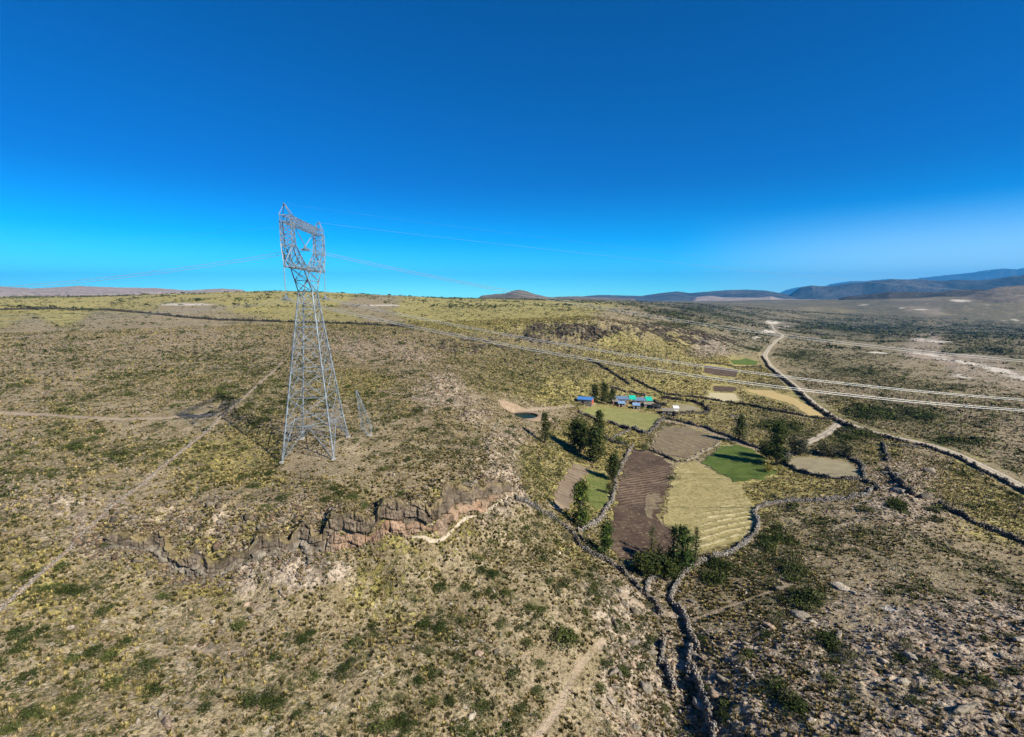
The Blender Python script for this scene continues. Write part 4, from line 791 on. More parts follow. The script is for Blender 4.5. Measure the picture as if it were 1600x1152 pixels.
NAMED = [ # px, py, width px, tone, label, (sx,sy,sz)
 (748,1002,20,GREY,'smooth grey boulder touching the pink boulder in the middle of the lower slope',(1,.8,.75)),
 (748,1023,20,PINK,'big pink boulder just below a smooth grey one',(1,.9,.8)),
 (776,1022,20,DARK,'tall jagged dark rock right of the pink and grey boulder pair',(.7,.7,1.3)),
 (802,1042,10,PALE,'small pale boulder right of the jagged dark rock',(1,1,.8)),
 (737,1122,18,PALE,'whitish wedge shaped boulder near the bottom edge',(1,.8,1)),
 (501,1116,13,GREY,'grey boulder beside dark shrubs at the bottom edge',(1,.9,.8)),
 (704,944,10,PALE,'small pale boulder below the cliff cave',(1,.9,.9)),
 (874,866,12,PALE,'pale pink block alone on the slope left of the lower pines',(1,.9,1)),
 (262,1134,32,PINK,'largest pink boulder at the bottom left',(1,.8,.8)),
 (251,1118,18,GREY,'grey slab leaning behind the largest pink boulder',(1,.5,1)),
 (298,953,14,PINK,'pinkish boulder standing alone under the left part of the cliff',(1,.8,.9)),
 (386,946,14,PINK,'rounded pinkish boulder left of the two grey boulders',(1,.9,.9)),
 (392,968,15,GREY,'grey boulder below the rounded pinkish one',(1,.8,1)),
 (361,972,12,GREY,'narrow grey boulder left of its grey neighbour',(.7,.7,1.2)),
 (345,818,17,GREY,'grey lichen covered boulder alone on the bare plateau edge',(1,.8,.8)),
 (1215,922,22,DARK,'tall dark upright boulder on the goat path slope',(.9,.8,1.1)),
 (1083,942,17,GREY,'grey double boulder right of the curved wall end',(1,.8,.9)),
 (1204,980,24,PINK,'large flat pinkish slab on the rocky slope',(1.1,.7,.5)),
 (1250,962,30,GREY,'broad cracked grey rock slab above the rocky slope',(1,1,.45)),
 (1312,918,34,PALE,'broad pale bedrock outcrop on the dry slope',(1.2,.8,.4)),
 (1333,927,13,PALE,'bright pale block at the foot of the pale outcrop',(1,.8,.8)),
 (975,944,20,GREY,'dark topped grey boulder at the head of the boulder line',(1,.8,1)),
 (990,956,20,DARK,'dark round boulder in the line above the left gully',(1,.9,1)),
 (960,975,26,DARK,'wide dark boulder left of the boulder line',(1,.8,.8)),
 (998,1025,16,PINK,'smooth pink boulder left of the left gully',(1,.8,.7)),
 (1012,1012,16,GREY,'grey boulder above the smooth pink one',(.8,.8,1.1)),
 (968,1056,14,GREY,'upright grey boulder below the gully boulders',(.7,.7,1.4)),
 (1168,1050,15,PALE,'round pale boulder on the rocky slope below the flat slab',(1,.9,.9)),
 (1268,1126,14,PALE,'whitish boulder beside dark shrubs near the bottom',(.9,.8,1)),
 (1088,1030,12,PALE,'pale boulder leaning on the gully wall',(.8,.8,1.2)),
 (1410,1066,18,PALE,'round pale boulder in the lower right scree',(1,.9,.8)),
 (1424,1028,22,PALE,'pale broken boulder in the lower right scree',(1,.8,.7)),
 (1310,995,30,GREY,'jagged grey outcrop in the middle of the lower right scree',(1,.8,.6)),
 (1510,1110,34,GREY,'big dark streaked boulder at the lower right corner',(1.3,.7,.7)),
 (1592,1000,26,PALE,'bright flat rock at the right frame edge',(1.2,.8,.4)),
 (1390,742,26,GREY,'grey rock pile block between two dark walls',(1.2,.8,.7)),
 (1448,738,22,GREY,'grey upright rock right of the rock pile',(.9,.8,1)),
 (1402,768,24,GREY,'flat grey rock below the corral wall end',(1.2,.8,.6)),
 (1445,778,26,DARK,'dark rock block beside the long dark wall start',(1.1,.8,.7)),
]
named_xy = []
for px, py, wpx, tone, label, sc_ in NAMED:
    x, y = raycast(px, py, Z); r = wpx/2/F*math.hypot(math.hypot(x, y), CZ-zg1(x, y)); boulder(x, y, r*.86, tone, label, sc=sc_, sink=.38); named_xy.append((x, y))
# random boulders: the 300 largest in view stand alone, the rest is rubble
x, y = area_pts(100000, 42, 330); c = samp(CV, x, y); pxx, pyy = project(x, y, zg(x, y))
n1 = fbm(x, y, 9, 3, 61); p_ = np.clip(c[:, 3]*1.15-.25+n1*.9, 0, 1)**1.5+.022+.05*c[:, 3]
keep = (rng.random(len(x)) < p_*.55) & (c[:, 4] < .1) & (c[:, 5] < .3); x, y, c = x[keep], y[keep], c[keep]
r = .14+.20*rng.pareto(2.6, len(x)); gl_ = (pxx[keep] > 940) & (pxx[keep] < 1150) & (pyy[keep] > 925); r = np.minimum(r*np.where(gl_, 1.6, .95), np.where(gl_, 1.0, .62))*(.75+.55*c[:, 3])
dist = np.hypot(np.hypot(x, y), CZ-zg(x, y)); pxx, pyy = project(x, y, zg(x, y)); vis = visible(x, y, .1) & (pxx > 5) & (pxx < 1595) & (pyy < 1148)
score = np.where(vis, r/dist, 0); order = np.argsort(-score); NB = 300-len(NAMED)
tones = [GREY, PINK, PALE, DARK]
LB = {(0,):0}
def region(px, py):
    if py > 905 and px > 1130: return 'the rocky lower right slope'
    if py > 905 and px > 925: return 'the gully slope'
    if py > 905: return 'the slope below the cliff'
    if px < 850 and py > 820: return 'the foot of the plateau'
    if px < 740: return 'the plateau'
    if px < 870: return 'the stony ridge right of the cliff'
    if px < 1180: return 'the ground by the fields'
    return 'the dry ground right of the fields'
TN = ['grey', 'pinkish', 'pale', 'dark']
LM = [(262,1134,'the largest pink boulder'),(748,1012,'the pink and grey boulder pair'),(802,1042,'the small boulder by the jagged rock'),(737,1122,'the whitish wedge boulder'),(501,1116,'the bottom grey boulder'),(704,944,'the small pale boulder under the cave'),
 (874,866,'the lone pale pink block'),(298,953,'the lone pinkish boulder under the cliff'),(389,957,'the two grey and pink boulders'),(345,818,'the lichen boulder on the plateau'),(1215,922,'the dark upright boulder'),(1083,942,'the double boulder by the curved wall'),(1204,980,'the flat pinkish slab'),
 (1250,962,'the broad cracked slab'),(1312,918,'the pale bedrock outcrop'),(990,956,'the boulder line above the gully'),(998,1025,'the smooth pink gully boulder'),(968,1056,'the upright grey boulder'),(1168,1050,'the round pale slope boulder'),(1268,1126,'the whitish bottom boulder'),(1088,1030,'the gully wall boulder'),
 (1410,1066,'the round scree boulder'),(1424,1028,'the broken scree boulder'),(1310,995,'the jagged grey outcrop'),(1510,1110,'the streaked corner boulder'),(1592,1000,'the bright flat edge rock'),(1390,742,'the rock pile block'),(1448,738,'the rock right of the pile'),
 (270,905,'the dark cliff recess'),(480,905,'the grey cliff block'),(575,885,'the pink cliff bulges'),(670,870,'the cliff cave'),(780,800,'the cliff end'),(100,850,'the rubble wall on the left'),(20,950,'the lower rubble wall'),(100,1020,'the empty left slope'),(100,1120,'the bottom left corner'),(400,1050,'the slope under the grey boulder'),(600,1060,'the middle of the lower slope'),(620,960,'the grass under the pink bulges'),(870,1100,'the pale slope path'),(860,960,'the slope left of the gully'),(640,1130,'the bottom edge shrubs'),(1100,1110,'the lowest gully wall'),(1350,850,'the dry slope below the long wall'),(1200,860,'the dark shrub belt'),(1550,950,'the right edge slope'),(1480,930,'the tan right slope'),(1600,1120,'the lower right corner'),(447,722,'the left pylon foot'),(519,732,'the front pylon foot'),(200,720,'the middle of the rubble wall'),(620,740,'the bare ground right of the pylon'),(330,760,'the grass left of the pylon'),(540,795,'the rocky rim below the pylon'),(740,700,'the stony ridge'),(60,740,'the stony left edge'),(420,800,'the bare plateau edge'),(250,800,'the bare patch on the plateau edge'),(640,680,'the slope behind the pylon')]
_cnt = {}
ORD = 'first second third fourth fifth sixth seventh eighth ninth tenth eleventh twelfth thirteenth fourteenth fifteenth sixteenth seventeenth eighteenth nineteenth twentieth twenty-first twenty-second twenty-third twenty-fourth twenty-fifth twenty-sixth'.split()
def make_labels(ids, pxx, pyy, tones_, noun):
    info = {}
    for i in ids:
        j = min(range(len(LM)), key=lambda j: math.hypot(pxx[i]-LM[j][0], (pyy[i]-LM[j][1])*1.4)); dx = pxx[i]-LM[j][0]; dy = (pyy[i]-LM[j][1])*1.4
        side = ('right of' if dx > 0 else 'left of') if abs(dx) > abs(dy) else ('below' if dy > 0 else 'above')
        info.setdefault((tones_[i], side, j), []).append((math.hypot(dx, dy), i))
    out = {}
    for (t, side, j), L in info.items():
        L.sort()
        for k, (_, i) in enumerate(L): out[i] = '%s %s %s %s' % (t, noun, side, LM[j][2]) if len(L) == 1 else '%s %s %s %s %s' % (ORD[min(k, 25)], t, noun, side, LM[j][2])
    return out
tid = {int(i): int(rng.choice(4, p=[.45, .2, .2, .15])) for i in order[:NB]}
TN = ['grey', 'pinkish', 'pale', 'dark']
lab = make_labels([int(i) for i in order[:NB]], pxx, pyy, {i: TN[t] for i, t in tid.items()}, 'angular rock')
for i in order[:NB]:
    t = tid[int(i)]
    boulder(x[i], y[i], r[i], tones[t], lab[int(i)], group='loose rocks on the slopes', sc=(rng.uniform(.8, 1.2), rng.uniform(.6, 1), rng.uniform(.55, .95)), rz=rng.normal(-.6, .5), sink=.3)
rest = order[NB:]; x, y, r = x[rest], y[rest], r[rest]
x2, y2 = area_pts(260000, 42, 420); c = samp(CV, x2, y2); n1 = fbm(x2, y2, 7, 3, 62)
keep = (rng.random(len(x2)) < np.clip(c[:, 3]+.02+n1*.8, 0, 1)*.85+.07) & (c[:, 4] < .1) & (c[:, 5] < .3); x2, y2 = x2[keep], y2[keep]
x3, y3 = area_pts(160000, 55, 120); _s, d3, t3 = cliff_step(x3, y3); lf = 1-sstep(.46, .56, t3); k3 = (t3 > .001) & (t3 < .999) & (d3 > -3.2) & (d3 < 12) & (rng.random(len(x3)) < np.where(d3 < 2.6, lf*.95*np.exp(-np.abs(d3-1.0)/1.5)+(1-lf)*np.where(d3 < .6, .05, .45), .10+.22*(fbm(x3, y3, 4, 2, 88) > .1))); x3, y3, d3, lf = x3[k3], y3[k3], d3[k3], lf[k3]
rr3 = rng.uniform(.14, .42, len(x3))*(1+1.1*lf*np.exp(-np.abs(d3-1.3)/1.2)*rng.random(len(x3)))
rim = W([(430,822),(500,808),(560,800),(620,790),(660,775),(700,768)], Z); x4, y4 = area_pts(90000, 60, 125); d4, _, _ = polydist(x4, y4, dens(rim, 2)); k4 = (d4 < 1.6) & (rng.random(len(x4)) < .5); x4, y4 = x4[k4], y4[k4]
x3 = np.concatenate([x3, x4]); y3 = np.concatenate([y3, y4]); rr3 = np.concatenate([rr3, rng.uniform(.15, .38, len(x4))])
x6, y6 = area_pts(160000, 55, 125); _s, d6, t6 = cliff_step(x6, y6); n6 = fbm(x6, y6, 5, 3, 89)
k6 = (t6 > .02) & (t6 < .985) & (d6 > -1.6) & (d6 < 9) & (rng.random(len(x6)) < (.11+.40*np.clip(n6+.1, 0, 1))*np.where(d6 < 1.2, np.where(t6 < .5, 1.2, .12), 1)*np.exp(-np.maximum(d6-2, 0)/4.5)); x6, y6 = x6[k6], y6[k6]
x3 = np.concatenate([x3, x6]); y3 = np.concatenate([y3, y6]); rr3 = np.concatenate([rr3, .35+.22*rng.pareto(3.0, len(x6)).clip(0, 4)]); print('blocks', len(x6))
bx, by = area_pts(420000, 300, 760, 28); bpx, bpy_ = project(bx, by, zg(bx, by)); kb = (rng.random(len(bx)) < (.42*np.exp(-(((bpx-885)/75)**2+((bpy_-521)/14)**2)**2)+.22*np.exp(-(((bpx-1040)/95)**2+((bpy_-522-(bpx-1040)*.12)/11)**2)**2)+.12*np.exp(-(((bpx-735)/60)**2+((bpy_-540)/10)**2)**2))*(fbm(bx, by, 20, 3, 98) > .03)); x5, y5 = bx[kb][:3600], by[kb][:3600]
x3 = np.concatenate([x3, x5]); y3 = np.concatenate([y3, y5]); rr3 = np.concatenate([rr3, rng.uniform(.8, 2.4, len(x5))])
x = np.concatenate([x, x2, x3]); y = np.concatenate([y, y2, y3]); r = np.concatenate([r, rng.uniform(.10, .34, len(x2))*(1+np.hypot(x2, y2)/350)*(1+.12*(samp(CV, x2, y2)[:, 3] > .6)), rr3]); n = len(x); print('cliffstones', len(x3))
col = lerpc((.16, .125, .09), (.52, .43, .33), rng.beta(1.5, 1.6, n)); col = col*np.where(rng.random(n)[:, None] < .3, np.array([[1.12, .92, .82]]), 1); col[len(x)-len(x5):] *= .3; col[len(x)-len(x5)-len(x6):len(x)-len(x5)] *= .62; col[len(x)-len(x5)-len(x6)-len(x4)-len(lf):len(x)-len(x5)-len(x6)-len(x4)] *= (1-.55*rng.random((len(lf), 1)))
V, Fc, C = inst_arrays(STONES, rng.integers(0, 8, n), np.column_stack([x, y, zg(x, y)+r*.1]), np.column_stack([r*rng.uniform(.9, 1.5, n), r*rng.uniform(.6, 1, n), r*rng.uniform(.5, 1, n)]), rng.normal(-.6, .6, n), col, .1)
tag(link('rubble', npmesh('rubble', V, Fc, C), M_rock), 'small loose stones strewn over the slopes', 'rubble', kind='stuff')
print('rubble', n)
# ------------------------------------------------------------------ scrub and grass
BU = [bush(46, 500+i, .26) for i in range(6)]; BUm = [bush(24, 520+i, .36) for i in range(6)]; BUf = [bush(10, 540+i, .55, .7, .2) for i in range(5)]
BUh = [bush(420, 560+i, .115, .75, .45) for i in range(6)]
TU = [tuft(26, 600+i, .8, .20) for i in range(6)]; TUm = [tuft(10, 620+i, .75, .34) for i in range(5)]
def ok(c): return (c[:, 4] < .1) & (c[:, 5] < .3)
# shrubs
xs, ys, ss = [], [], []
for r0_, r1_, n_, dn, s0 in ((42, 140, 150000, 2.2, .36), (140, 300, 220000, .46, .54), (300, 760, 420000, .12, .85), (760, 2600, 420000, .014, 2.2)):
    x, y = area_pts(n_, r0_, r1_); area = R_(114)*(r1_**2-r0_**2)/2; c = samp(CV, x, y)
    n1 = fbm(x, y, 6, 3, 81)+.6*fbm(x, y, 28, 2, 82)+(r0_ > 700)*fbm(x, y, 130, 3, 83)*1.2; p_ = np.clip(c[:, 2]*1.15-.22+n1*1.2, 0.02, 1.25)**(1.0 if r0_ > 250 else 1.15); s_boost = 1+.9*np.clip(c[:, 2]-.8, 0, .5)/.5
    keep = (rng.random(n_) < p_*dn*area/n_*3.2) & ok(c); x, y = x[keep], y[keep]; s_boost = s_boost[keep]; xs.append(x); ys.append(y); ss.append(s_boost*s0*np.minimum(.5+.42*rng.pareto(2.3, len(x))+.2*rng.random(len(x)), 3.2))
x = np.concatenate(xs); y = np.concatenate(ys); s = np.concatenate(ss); z = zg(x, y); print('shrubs', len(x))
dist = np.hypot(np.hypot(x, y), CZ-z); pxx, pyy = project(x, y, z); vis = visible(x, y, .1) & (pxx > 5) & (pxx < 1595) & (pyy < 1146)
order = np.argsort(-np.where(vis, s/dist, 0)); big = order[:300]
SHC = [((.036, .050, .012), 'dark green'), ((.075, .088, .024), 'olive green'), ((.13, .12, .06), 'dusty green')]
_sh = {}
tid = {int(i): int(rng.choice(3, p=[.5, .35, .15])) for i in big}
lab = make_labels([int(i) for i in big], pxx, pyy, {i: SHC[t][1] for i, t in tid.items()}, 'cushion shrub')
for i in big:
    k = int(rng.integers(0, 6)); t = tid[int(i)]
    if (k, t) not in _sh:
        V, Fc = BUh[k]; rr_ = np.random.default_rng(k*3+t); _sh[(k, t)] = npmesh('shrub', V, Fc, np.tile(np.array(SHC[t][0]), (len(V), 1))*np.repeat(rr_.uniform(.6, 1.45, (len(V)//3, 1)), 3, 0))
    o = link('shrub', _sh[(k, t)], M_leaf); o.location = (x[i], y[i], z[i]-.03); q = s[i]*1.1; o.scale = (q*rng.uniform(.9, 1.25), q*rng.uniform(.9, 1.25), q*rng.uniform(.8, 1.05)); o.rotation_euler = (0, 0, rng.uniform(0, 6.28))
    tag(o, lab[int(i)], 'shrub', 'cushion shrubs on the slopes')
rest = order[300:]; x, y, s, z = x[rest], y[rest], s[rest], z[rest]
VV, FF, CC = [], [], []; offv = 0
for pr, m in ((BU, np.hypot(x, y) < 120), (BUm, (np.hypot(x, y) >= 120) & (np.hypot(x, y) < 260)), (BUf, np.hypot(x, y) >= 260)):
    n = int(m.sum()); col = lerpc((.030, .042, .010), (.105, .11, .032), rng.beta(1.2, 2, n)); col = np.where(rng.random(n)[:, None] < .16, np.array([[.14, .12, .075]]), col)
    V, Fc, C = inst_arrays(pr, rng.integers(0, len(pr), n), np.column_stack([x, y, z-.03])[m], np.column_stack([s*rng.uniform(.9, 1.3, len(s)), s*rng.uniform(.9, 1.3, len(s)), s*.85])[m], rng.uniform(0, 6.28, n), col, .35)
    VV.append(V); FF.append(Fc+offv); CC.append(C); offv += len(V)
tag(link('scrub', npmesh('scrub', np.concatenate(VV), np.concatenate(FF), np.concatenate(CC)), M_leaf), 'low dark green scrub spread over slopes and plateau', 'scrub', kind='stuff')
# grass tufts
VV, FF, CC = [], [], []; offv = 0; tot = 0
for r0_, r1_, n_, dn, s0, pr in ((42, 110, 100000, 2.5, .38, TU), (110, 240, 260000, 1.15, .44, TUm), (240, 520, 260000, .26, .75, TUm)):
    x, y = area_pts(n_, r0_, r1_); area = R_(114)*(r1_**2-r0_**2)/2; c = samp(CV, x, y)
    n1 = fbm(x, y, 3, 3, 91)+.5*fbm(x, y, 25, 2, 92); p_ = np.clip(c[:, 1]*.9-.45*c[:, 0]+.32+n1*1.3, 0.03, 1)
    keep = (rng.random(n_) < p_*dn*area/n_*1.6) & ok(c); x, y, c = x[keep], y[keep], c[keep]; n = len(x); tot += n
    yl = np.clip(c[:, 1]*.75+rng.normal(0, .28, n)+.1, 0, 1); col = lerpc((.27, .205, .125), (.44, .355, .12), yl); col = np.where(rng.random(n)[:, None] < .42, np.array([[.055, .050, .018]]), col); col = np.where(rng.random(n)[:, None] < .2, np.array([[.19, .15, .06]]), col)
    s = s0*rng.uniform(.6, 1.35, n); V, Fc, C = inst_arrays(pr, rng.integers(0, len(pr), n), np.column_stack([x, y, zg(x, y)]), np.column_stack([s, s, s*1.15]), rng.uniform(0, 6.28, n), col, .3)
    VV.append(V); FF.append(Fc+offv); CC.append(C); offv += len(V)
# thick grass on the cliff top slope
x, y = area_pts(90000, 55, 110); st, d, t = cliff_step(x, y); keep = (d > .5+.6*(t > .5)) & (d < 12) & (t > .02) & (t < .93) & (rng.random(len(x)) < (.16+.4*(d < 3.2)+.22*(fbm(x, y, 3, 3, 93) > .08))*(1-sstep(6, 11, d))); x, y = x[keep], y[keep]; n = len(x)
col = lerpc((.12, .095, .05), (.42, .34, .15), rng.random(n)); s = rng.uniform(.28, .62, n)
V, Fc, C = inst_arrays(TU, rng.integers(0, 6, n), np.column_stack([x, y, zg(x, y)]), np.column_stack([s*1.15, s*1.15, s*.85]), rng.uniform(0, 6.28, n), col, .3); VV.append(V); FF.append(Fc+offv); CC.append(C)
tag(link('grass', npmesh('grass', np.concatenate(VV), np.concatenate(FF), np.concatenate(CC)), M_grass), 'dry yellow bunch grass over plateau and slopes', 'grass', kind='stuff'); print('grass', tot+n)

# ------------------------------------------------------------------ trees
M_bark = speckle_mat('bark', (0.10, 0.075, 0.05), (0.16, 0.12, 0.085), 3)
M_need = attr_mat('needles', var=.2, scale=1.0)
def tree(px, py, hpx, wpx, label, kind='cone', tone=(.032, .045, .013), cat='tree', name='pine_tree', dens_=1.0, seed=0, group=None):
    x, y = raycast(px, py, Z); z = zg1(x, y); D = math.hypot(math.hypot(x, y), CZ-z); up = math.cos(math.atan2(CZ-z, math.hypot(x, y)))
    H = hpx/F*D/max(up, .5); Rr = wpx/2/F*D*1.18; H *= 1.06; r = np.random.default_rng(seed+int(px*7+py)); root = empty(name, (x, y, z)); tag(root, label, cat, group)
    tb = MB(); lean = r.normal(0, .03, 2); tp = [(lean[0]*H*k/5, lean[1]*H*k/5, -.3+H*.95*k/5) for k in range(6)]
    tb.tube(tp, [max(.03, .035*H*(1-k/5.3)) for k in range(6)], 7)
    V = []; nb = int((55 if kind != 'round' else 60)*dens_)
    for i in range(nb):
        if kind == 'cone': h = H*(.12+.86*(i/nb)**.9); L = Rr*(1-(h/H))**.62*1.2*r.uniform(.35, 1.25)*(.62+.38*min(1, (h/H)/.2))+.05*Rr; el = r.uniform(-.05, .45)+.5*(h/H)
        elif kind == 'airy': h = H*r.uniform(.12, .95); L = Rr*r.uniform(.4, 1.15)*(1.15-(h/H)**2*.9); el = r.uniform(.1, .9)
        else: h = H*r.uniform(.15, .72); L = Rr*r.uniform(.55, 1.05)*(1.1-.35*abs(h/H-.45)); el = r.uniform(-.1, .9)
        a = i*2.4+r.uniform(-.5, .5); dr = np.array([math.cos(a)*math.cos(el), math.sin(a)*math.cos(el), math.sin(el)]); b0 = np.array([lean[0]*h, lean[1]*h, h])
        tb.tube([tuple(b0), tuple(b0+dr*L*.85)], [.012*H*(1-h/H)+.03, .02], 4)
        nc = max(5, int(11*dens_))
        for k in range(nc):
            f = .25+.75*(k+r.random())/nc; c = b0+dr*L*f+r.normal(0, 1, 3)*Rr*.085; c[2] -= .04*L*f*f; sz = Rr*r.uniform(.05, .15)*(1.3-.7*f)
            for _ in range(5):
                o1 = c+r.normal(0, 1, 3)*sz*.8; T = r.normal(0, 1, (3, 3)); T /= np.linalg.norm(T, axis=1)[:, None]; V += list(o1+T*sz*r.uniform(.7, 1.25)*np.array([1, 1, .7]))
    V = np.array(V); V[:, 2] = np.maximum(V[:, 2], .1); n = len(V)//3
    cc = np.array(tone)*r.uniform(.45, 2.0, (n, 1))*np.where(r.random((n, 1)) < .35, np.array([[1.9, 1.45, .9]]), 1); C = np.repeat(cc, 3, 0)
    me = npmesh('crown', V, np.arange(len(V)).reshape(-1, 3), C); link('crown', me, M_need, root); tb.build('trunk', M_bark, root)
    return root
tree(852,694,44,24,'lone dark conical pine left of the dense pine pair','cone')
tree(906,707,54,38,'broad rounded dark pine standing left in the dense pair','round',dens_=1.4)
tree(934,700,52,30,'tall pointed pine standing behind in the dense pair','cone')
tree(929,722,46,38,'dense low pine directly below the tall pointed one','cone',dens_=1.2)
tree(957,750,34,27,'bushy pine at the left edge of the ploughed field','cone',dens_=1.2)
tree(962,722,22,14,'thin sparse pine above the bushy pine at the ploughed field','airy',tone=(.04,.062,.02),dens_=.5)
tree(908,826,62,40,'large light green airy pine above the dark creek wall','airy',tone=(.040,.066,.016),dens_=1.1)
tree(945,866,40,30,'medium green pine right of the tiny pine','airy',tone=(.032,.06,.014))
tree(912,852,20,10,'tiny young pine left of the medium green pine','cone',tone=(.04,.07,.02),dens_=.5)
tree(953,772,20,16,'dark round bush beside the damp grass patch','round',dens_=.6,cat='bush',name='bush')
tree(1017,868,36,20,'slender airy pine standing over the ploughed field corner','airy',tone=(.035,.055,.018),dens_=.5)
tree(1050,888,52,26,'tall spiky pine in the left part of the dark thicket','airy',tone=(.026,.048,.013),dens_=.9)
tree(1070,896,56,34,'tallest spiky pine of the dark thicket beside the curved wall','airy',tone=(.028,.052,.014),dens_=1.2)
tree(1086,884,46,18,'narrow pine at the right edge of the dark thicket','cone',dens_=.8)
tree(1010,896,22,38,'low spreading pine at the left of the dark thicket','round',dens_=1.2,tone=(.034,.046,.014))
tree(1040,898,24,42,'low spreading pine in the middle of the dark thicket','round',dens_=1.2,tone=(.030,.043,.013))
tree(1155,690,33,24,'small dark pine alone beside the farm lane','cone',tone=(.03,.045,.018))
tree(1213,727,50,34,'tallest dark tree at the left end of the oval corral','cone',dens_=1.3)
tree(1197,716,26,24,'rounded dark tree just left of the tallest corral tree','round')
tree(1246,709,19,28,'wide grey green bush behind the oval corral','round',tone=(.055,.06,.04),cat='bush',name='bush')
tree(1291,712,14,24,'low dark bush on the back wall of the oval corral','round',tone=(.045,.05,.03),dens_=.7,cat='bush',name='bush')
tree(1323,716,16,20,'low dark bush at the right of the corral back wall','round',tone=(.045,.05,.03),dens_=.7,cat='bush',name='bush')
tree(930,629,25,20,'dark tree beside the blue roofed house','cone')
tree(945,632,30,22,'tallest dark tree behind the farm yard','cone')
tree(956,630,20,16,'dark tree right of the tallest farm tree','cone')
tree(966,692,8,20,'low green hedge bush between yard and ploughed field','round',tone=(.05,.075,.02),dens_=.5,cat='bush',name='bush')
tree(979,702,14,12,'green bush at the top left corner of the ploughed field','round',tone=(.045,.07,.02),dens_=.5,cat='bush',name='bush')
tree(1006,706,14,12,'green bush at the top edge of the ploughed field','round',tone=(.045,.07,.02),dens_=.5,cat='bush',name='bush')
tree(1200,738,10,16,'yellow green bush below the tallest corral tree','round',tone=(.16,.15,.03),dens_=.5,cat='bush',name='bush')
tree(1216,736,7,10,'small yellow green bush at the corral wall','round',tone=(.13,.14,.03),dens_=.4,cat='bush',name='bush')
tree(812,533,9,10,'dark bush under the far rock bluff','round',dens_=.4,cat='bush',name='bush')
# ------------------------------------------------------------------ pond
def ring(prof, n, noise, seed):
    V = []; m = len(prof)
    for r_, z_ in prof:
        a = np.linspace(0, 2*PI, n, endpoint=False); nz = fbm(np.cos(a)*3+seed, np.sin(a)*3+r_, 1.0, 3, seed); rr_ = r_*(1+.05*nz*noise); V.append(np.column_stack([np.cos(a)*rr_, np.sin(a)*rr_, z_+nz*.12*noise]))
    fi = np.arange(n*m).reshape(m, n); q = np.stack([fi[:-1], fi[1:], np.roll(fi, -1, 1)[1:], np.roll(fi, -1, 1)[:-1]], -1).reshape(-1, 4); return np.concatenate(V), q
M_dug = speckle_mat('dug_soil', (.32, .235, .16), (.25, .18, .12), .5, (.17, .13, .085))
V, q = ring([(PR+6, -1.4), (PR+3.2, -.25), (PR+1.2, .12), (PR+.35, .05), (PR+.1, -.15)], 72, 1, 4)
o = link('pond_bank', npmesh('pond_bank', V, q, smooth=True), M_dug); o.location = (PC[0], PC[1], pz); tag(o, 'pale dug soil ring round the pond', 'bank', kind='structure')
# heaped spoil bank behind and left of the pond
na_ = 60; V = []; mm_ = 12
for k in range(mm_):
    t = k/(mm_-1); a = np.linspace(R_(70), R_(200), na_); e_ = np.minimum(1, np.minimum(np.linspace(0, 4, na_), np.linspace(4, 0, na_))); r_ = PR+1.0+t*5.2
    pr_ = math.sin(PI*min(t*2.6, 1)*.5)*(1-max(0, (t-.4)/.6)**1.5); nz = fbm(np.cos(a)*r_, np.sin(a)*r_, 3, 3, 77); V.append(np.column_stack([PC[0]+np.cos(a)*r_, PC[1]+np.sin(a)*r_, zg(PC[0]+np.cos(a)*r_, PC[1]+np.sin(a)*r_)-.3+(1.5+nz*1.0)*pr_*e_]))
fi = np.arange(na_*mm_).reshape(mm_, na_); q = np.stack([fi[:-1, :-1], fi[:-1, 1:], fi[1:, 1:], fi[1:, :-1]], -1).reshape(-1, 4)
tag(link('spoil_bank', npmesh('spoil_bank', np.concatenate(V), q, smooth=True), M_dug), 'pale crescent of dug soil behind the pond', 'bank', kind='structure')
V, q = ring([(PR+.14, -.05), (PR-.05, -.9), (PR-.2, -1.6)], 60, .3, 5); o = link('pond_lining', npmesh('pond_lining', V, q, smooth=True), speckle_mat('pond_lining', (.03,.028,.025), (.05,.045,.04), 1)); o.location = (PC[0], PC[1], pz); tag(o, 'black lining of the round pond', 'pond lining', kind='structure')
mb = MB(); mb.add([(math.cos(a*2*PI/40)*(PR+.1), math.sin(a*2*PI/40)*(PR+.1), 0) for a in range(40)], [tuple(range(40))])
mw, nt, b = new_mat('pond_water'); b.inputs['Base Color'].default_value = (0.012, 0.028, 0.014, 1); b.inputs['Roughness'].default_value = .35; b.inputs['Specular IOR Level'].default_value = .08
o = mb.build('water', mw); o.location = (PC[0], PC[1], pz-.6); tag(o, 'dark green water in the round dug pond', 'water', kind='structure')
# ------------------------------------------------------------------ farm buildings
def plain(name, c, rough=.9, var=.25, scale=1.2, metal=0.0, spec=.1): return speckle_mat(name, c, tuple(v*(1-var) for v in c), scale, rough=rough, metal=metal, spec=spec, bump=.15)
M_wallred = plain('red_wall', (.50, .09, .05)); M_wallwh = plain('white_wall', (.68, .64, .58)); M_stone = speckle_mat('stone_wall_face', (.13, .115, .10), (.30, .265, .23), 1.6, (.06, .05, .045))
M_adobe = speckle_mat('adobe', (.22, .16, .11), (.30, .22, .155), .9); M_blue = plain('blue_roof', (.075, .20, .46), rough=.4, spec=.4, var=.12); M_greyblue = plain('grey_roof', (.18, .25, .36), rough=.45, spec=.4)
M_green = plain('green_sheet', (.02, .46, .32), rough=.4, spec=.4); M_thatch = speckle_mat('thatch', (.17, .15, .12), (.27, .24, .20), 2.0); M_dark = plain('dark_opening', (.02, .018, .016)); M_lightblue = plain('light_blue_roof', (.22, .34, .52), rough=.4, spec=.4)
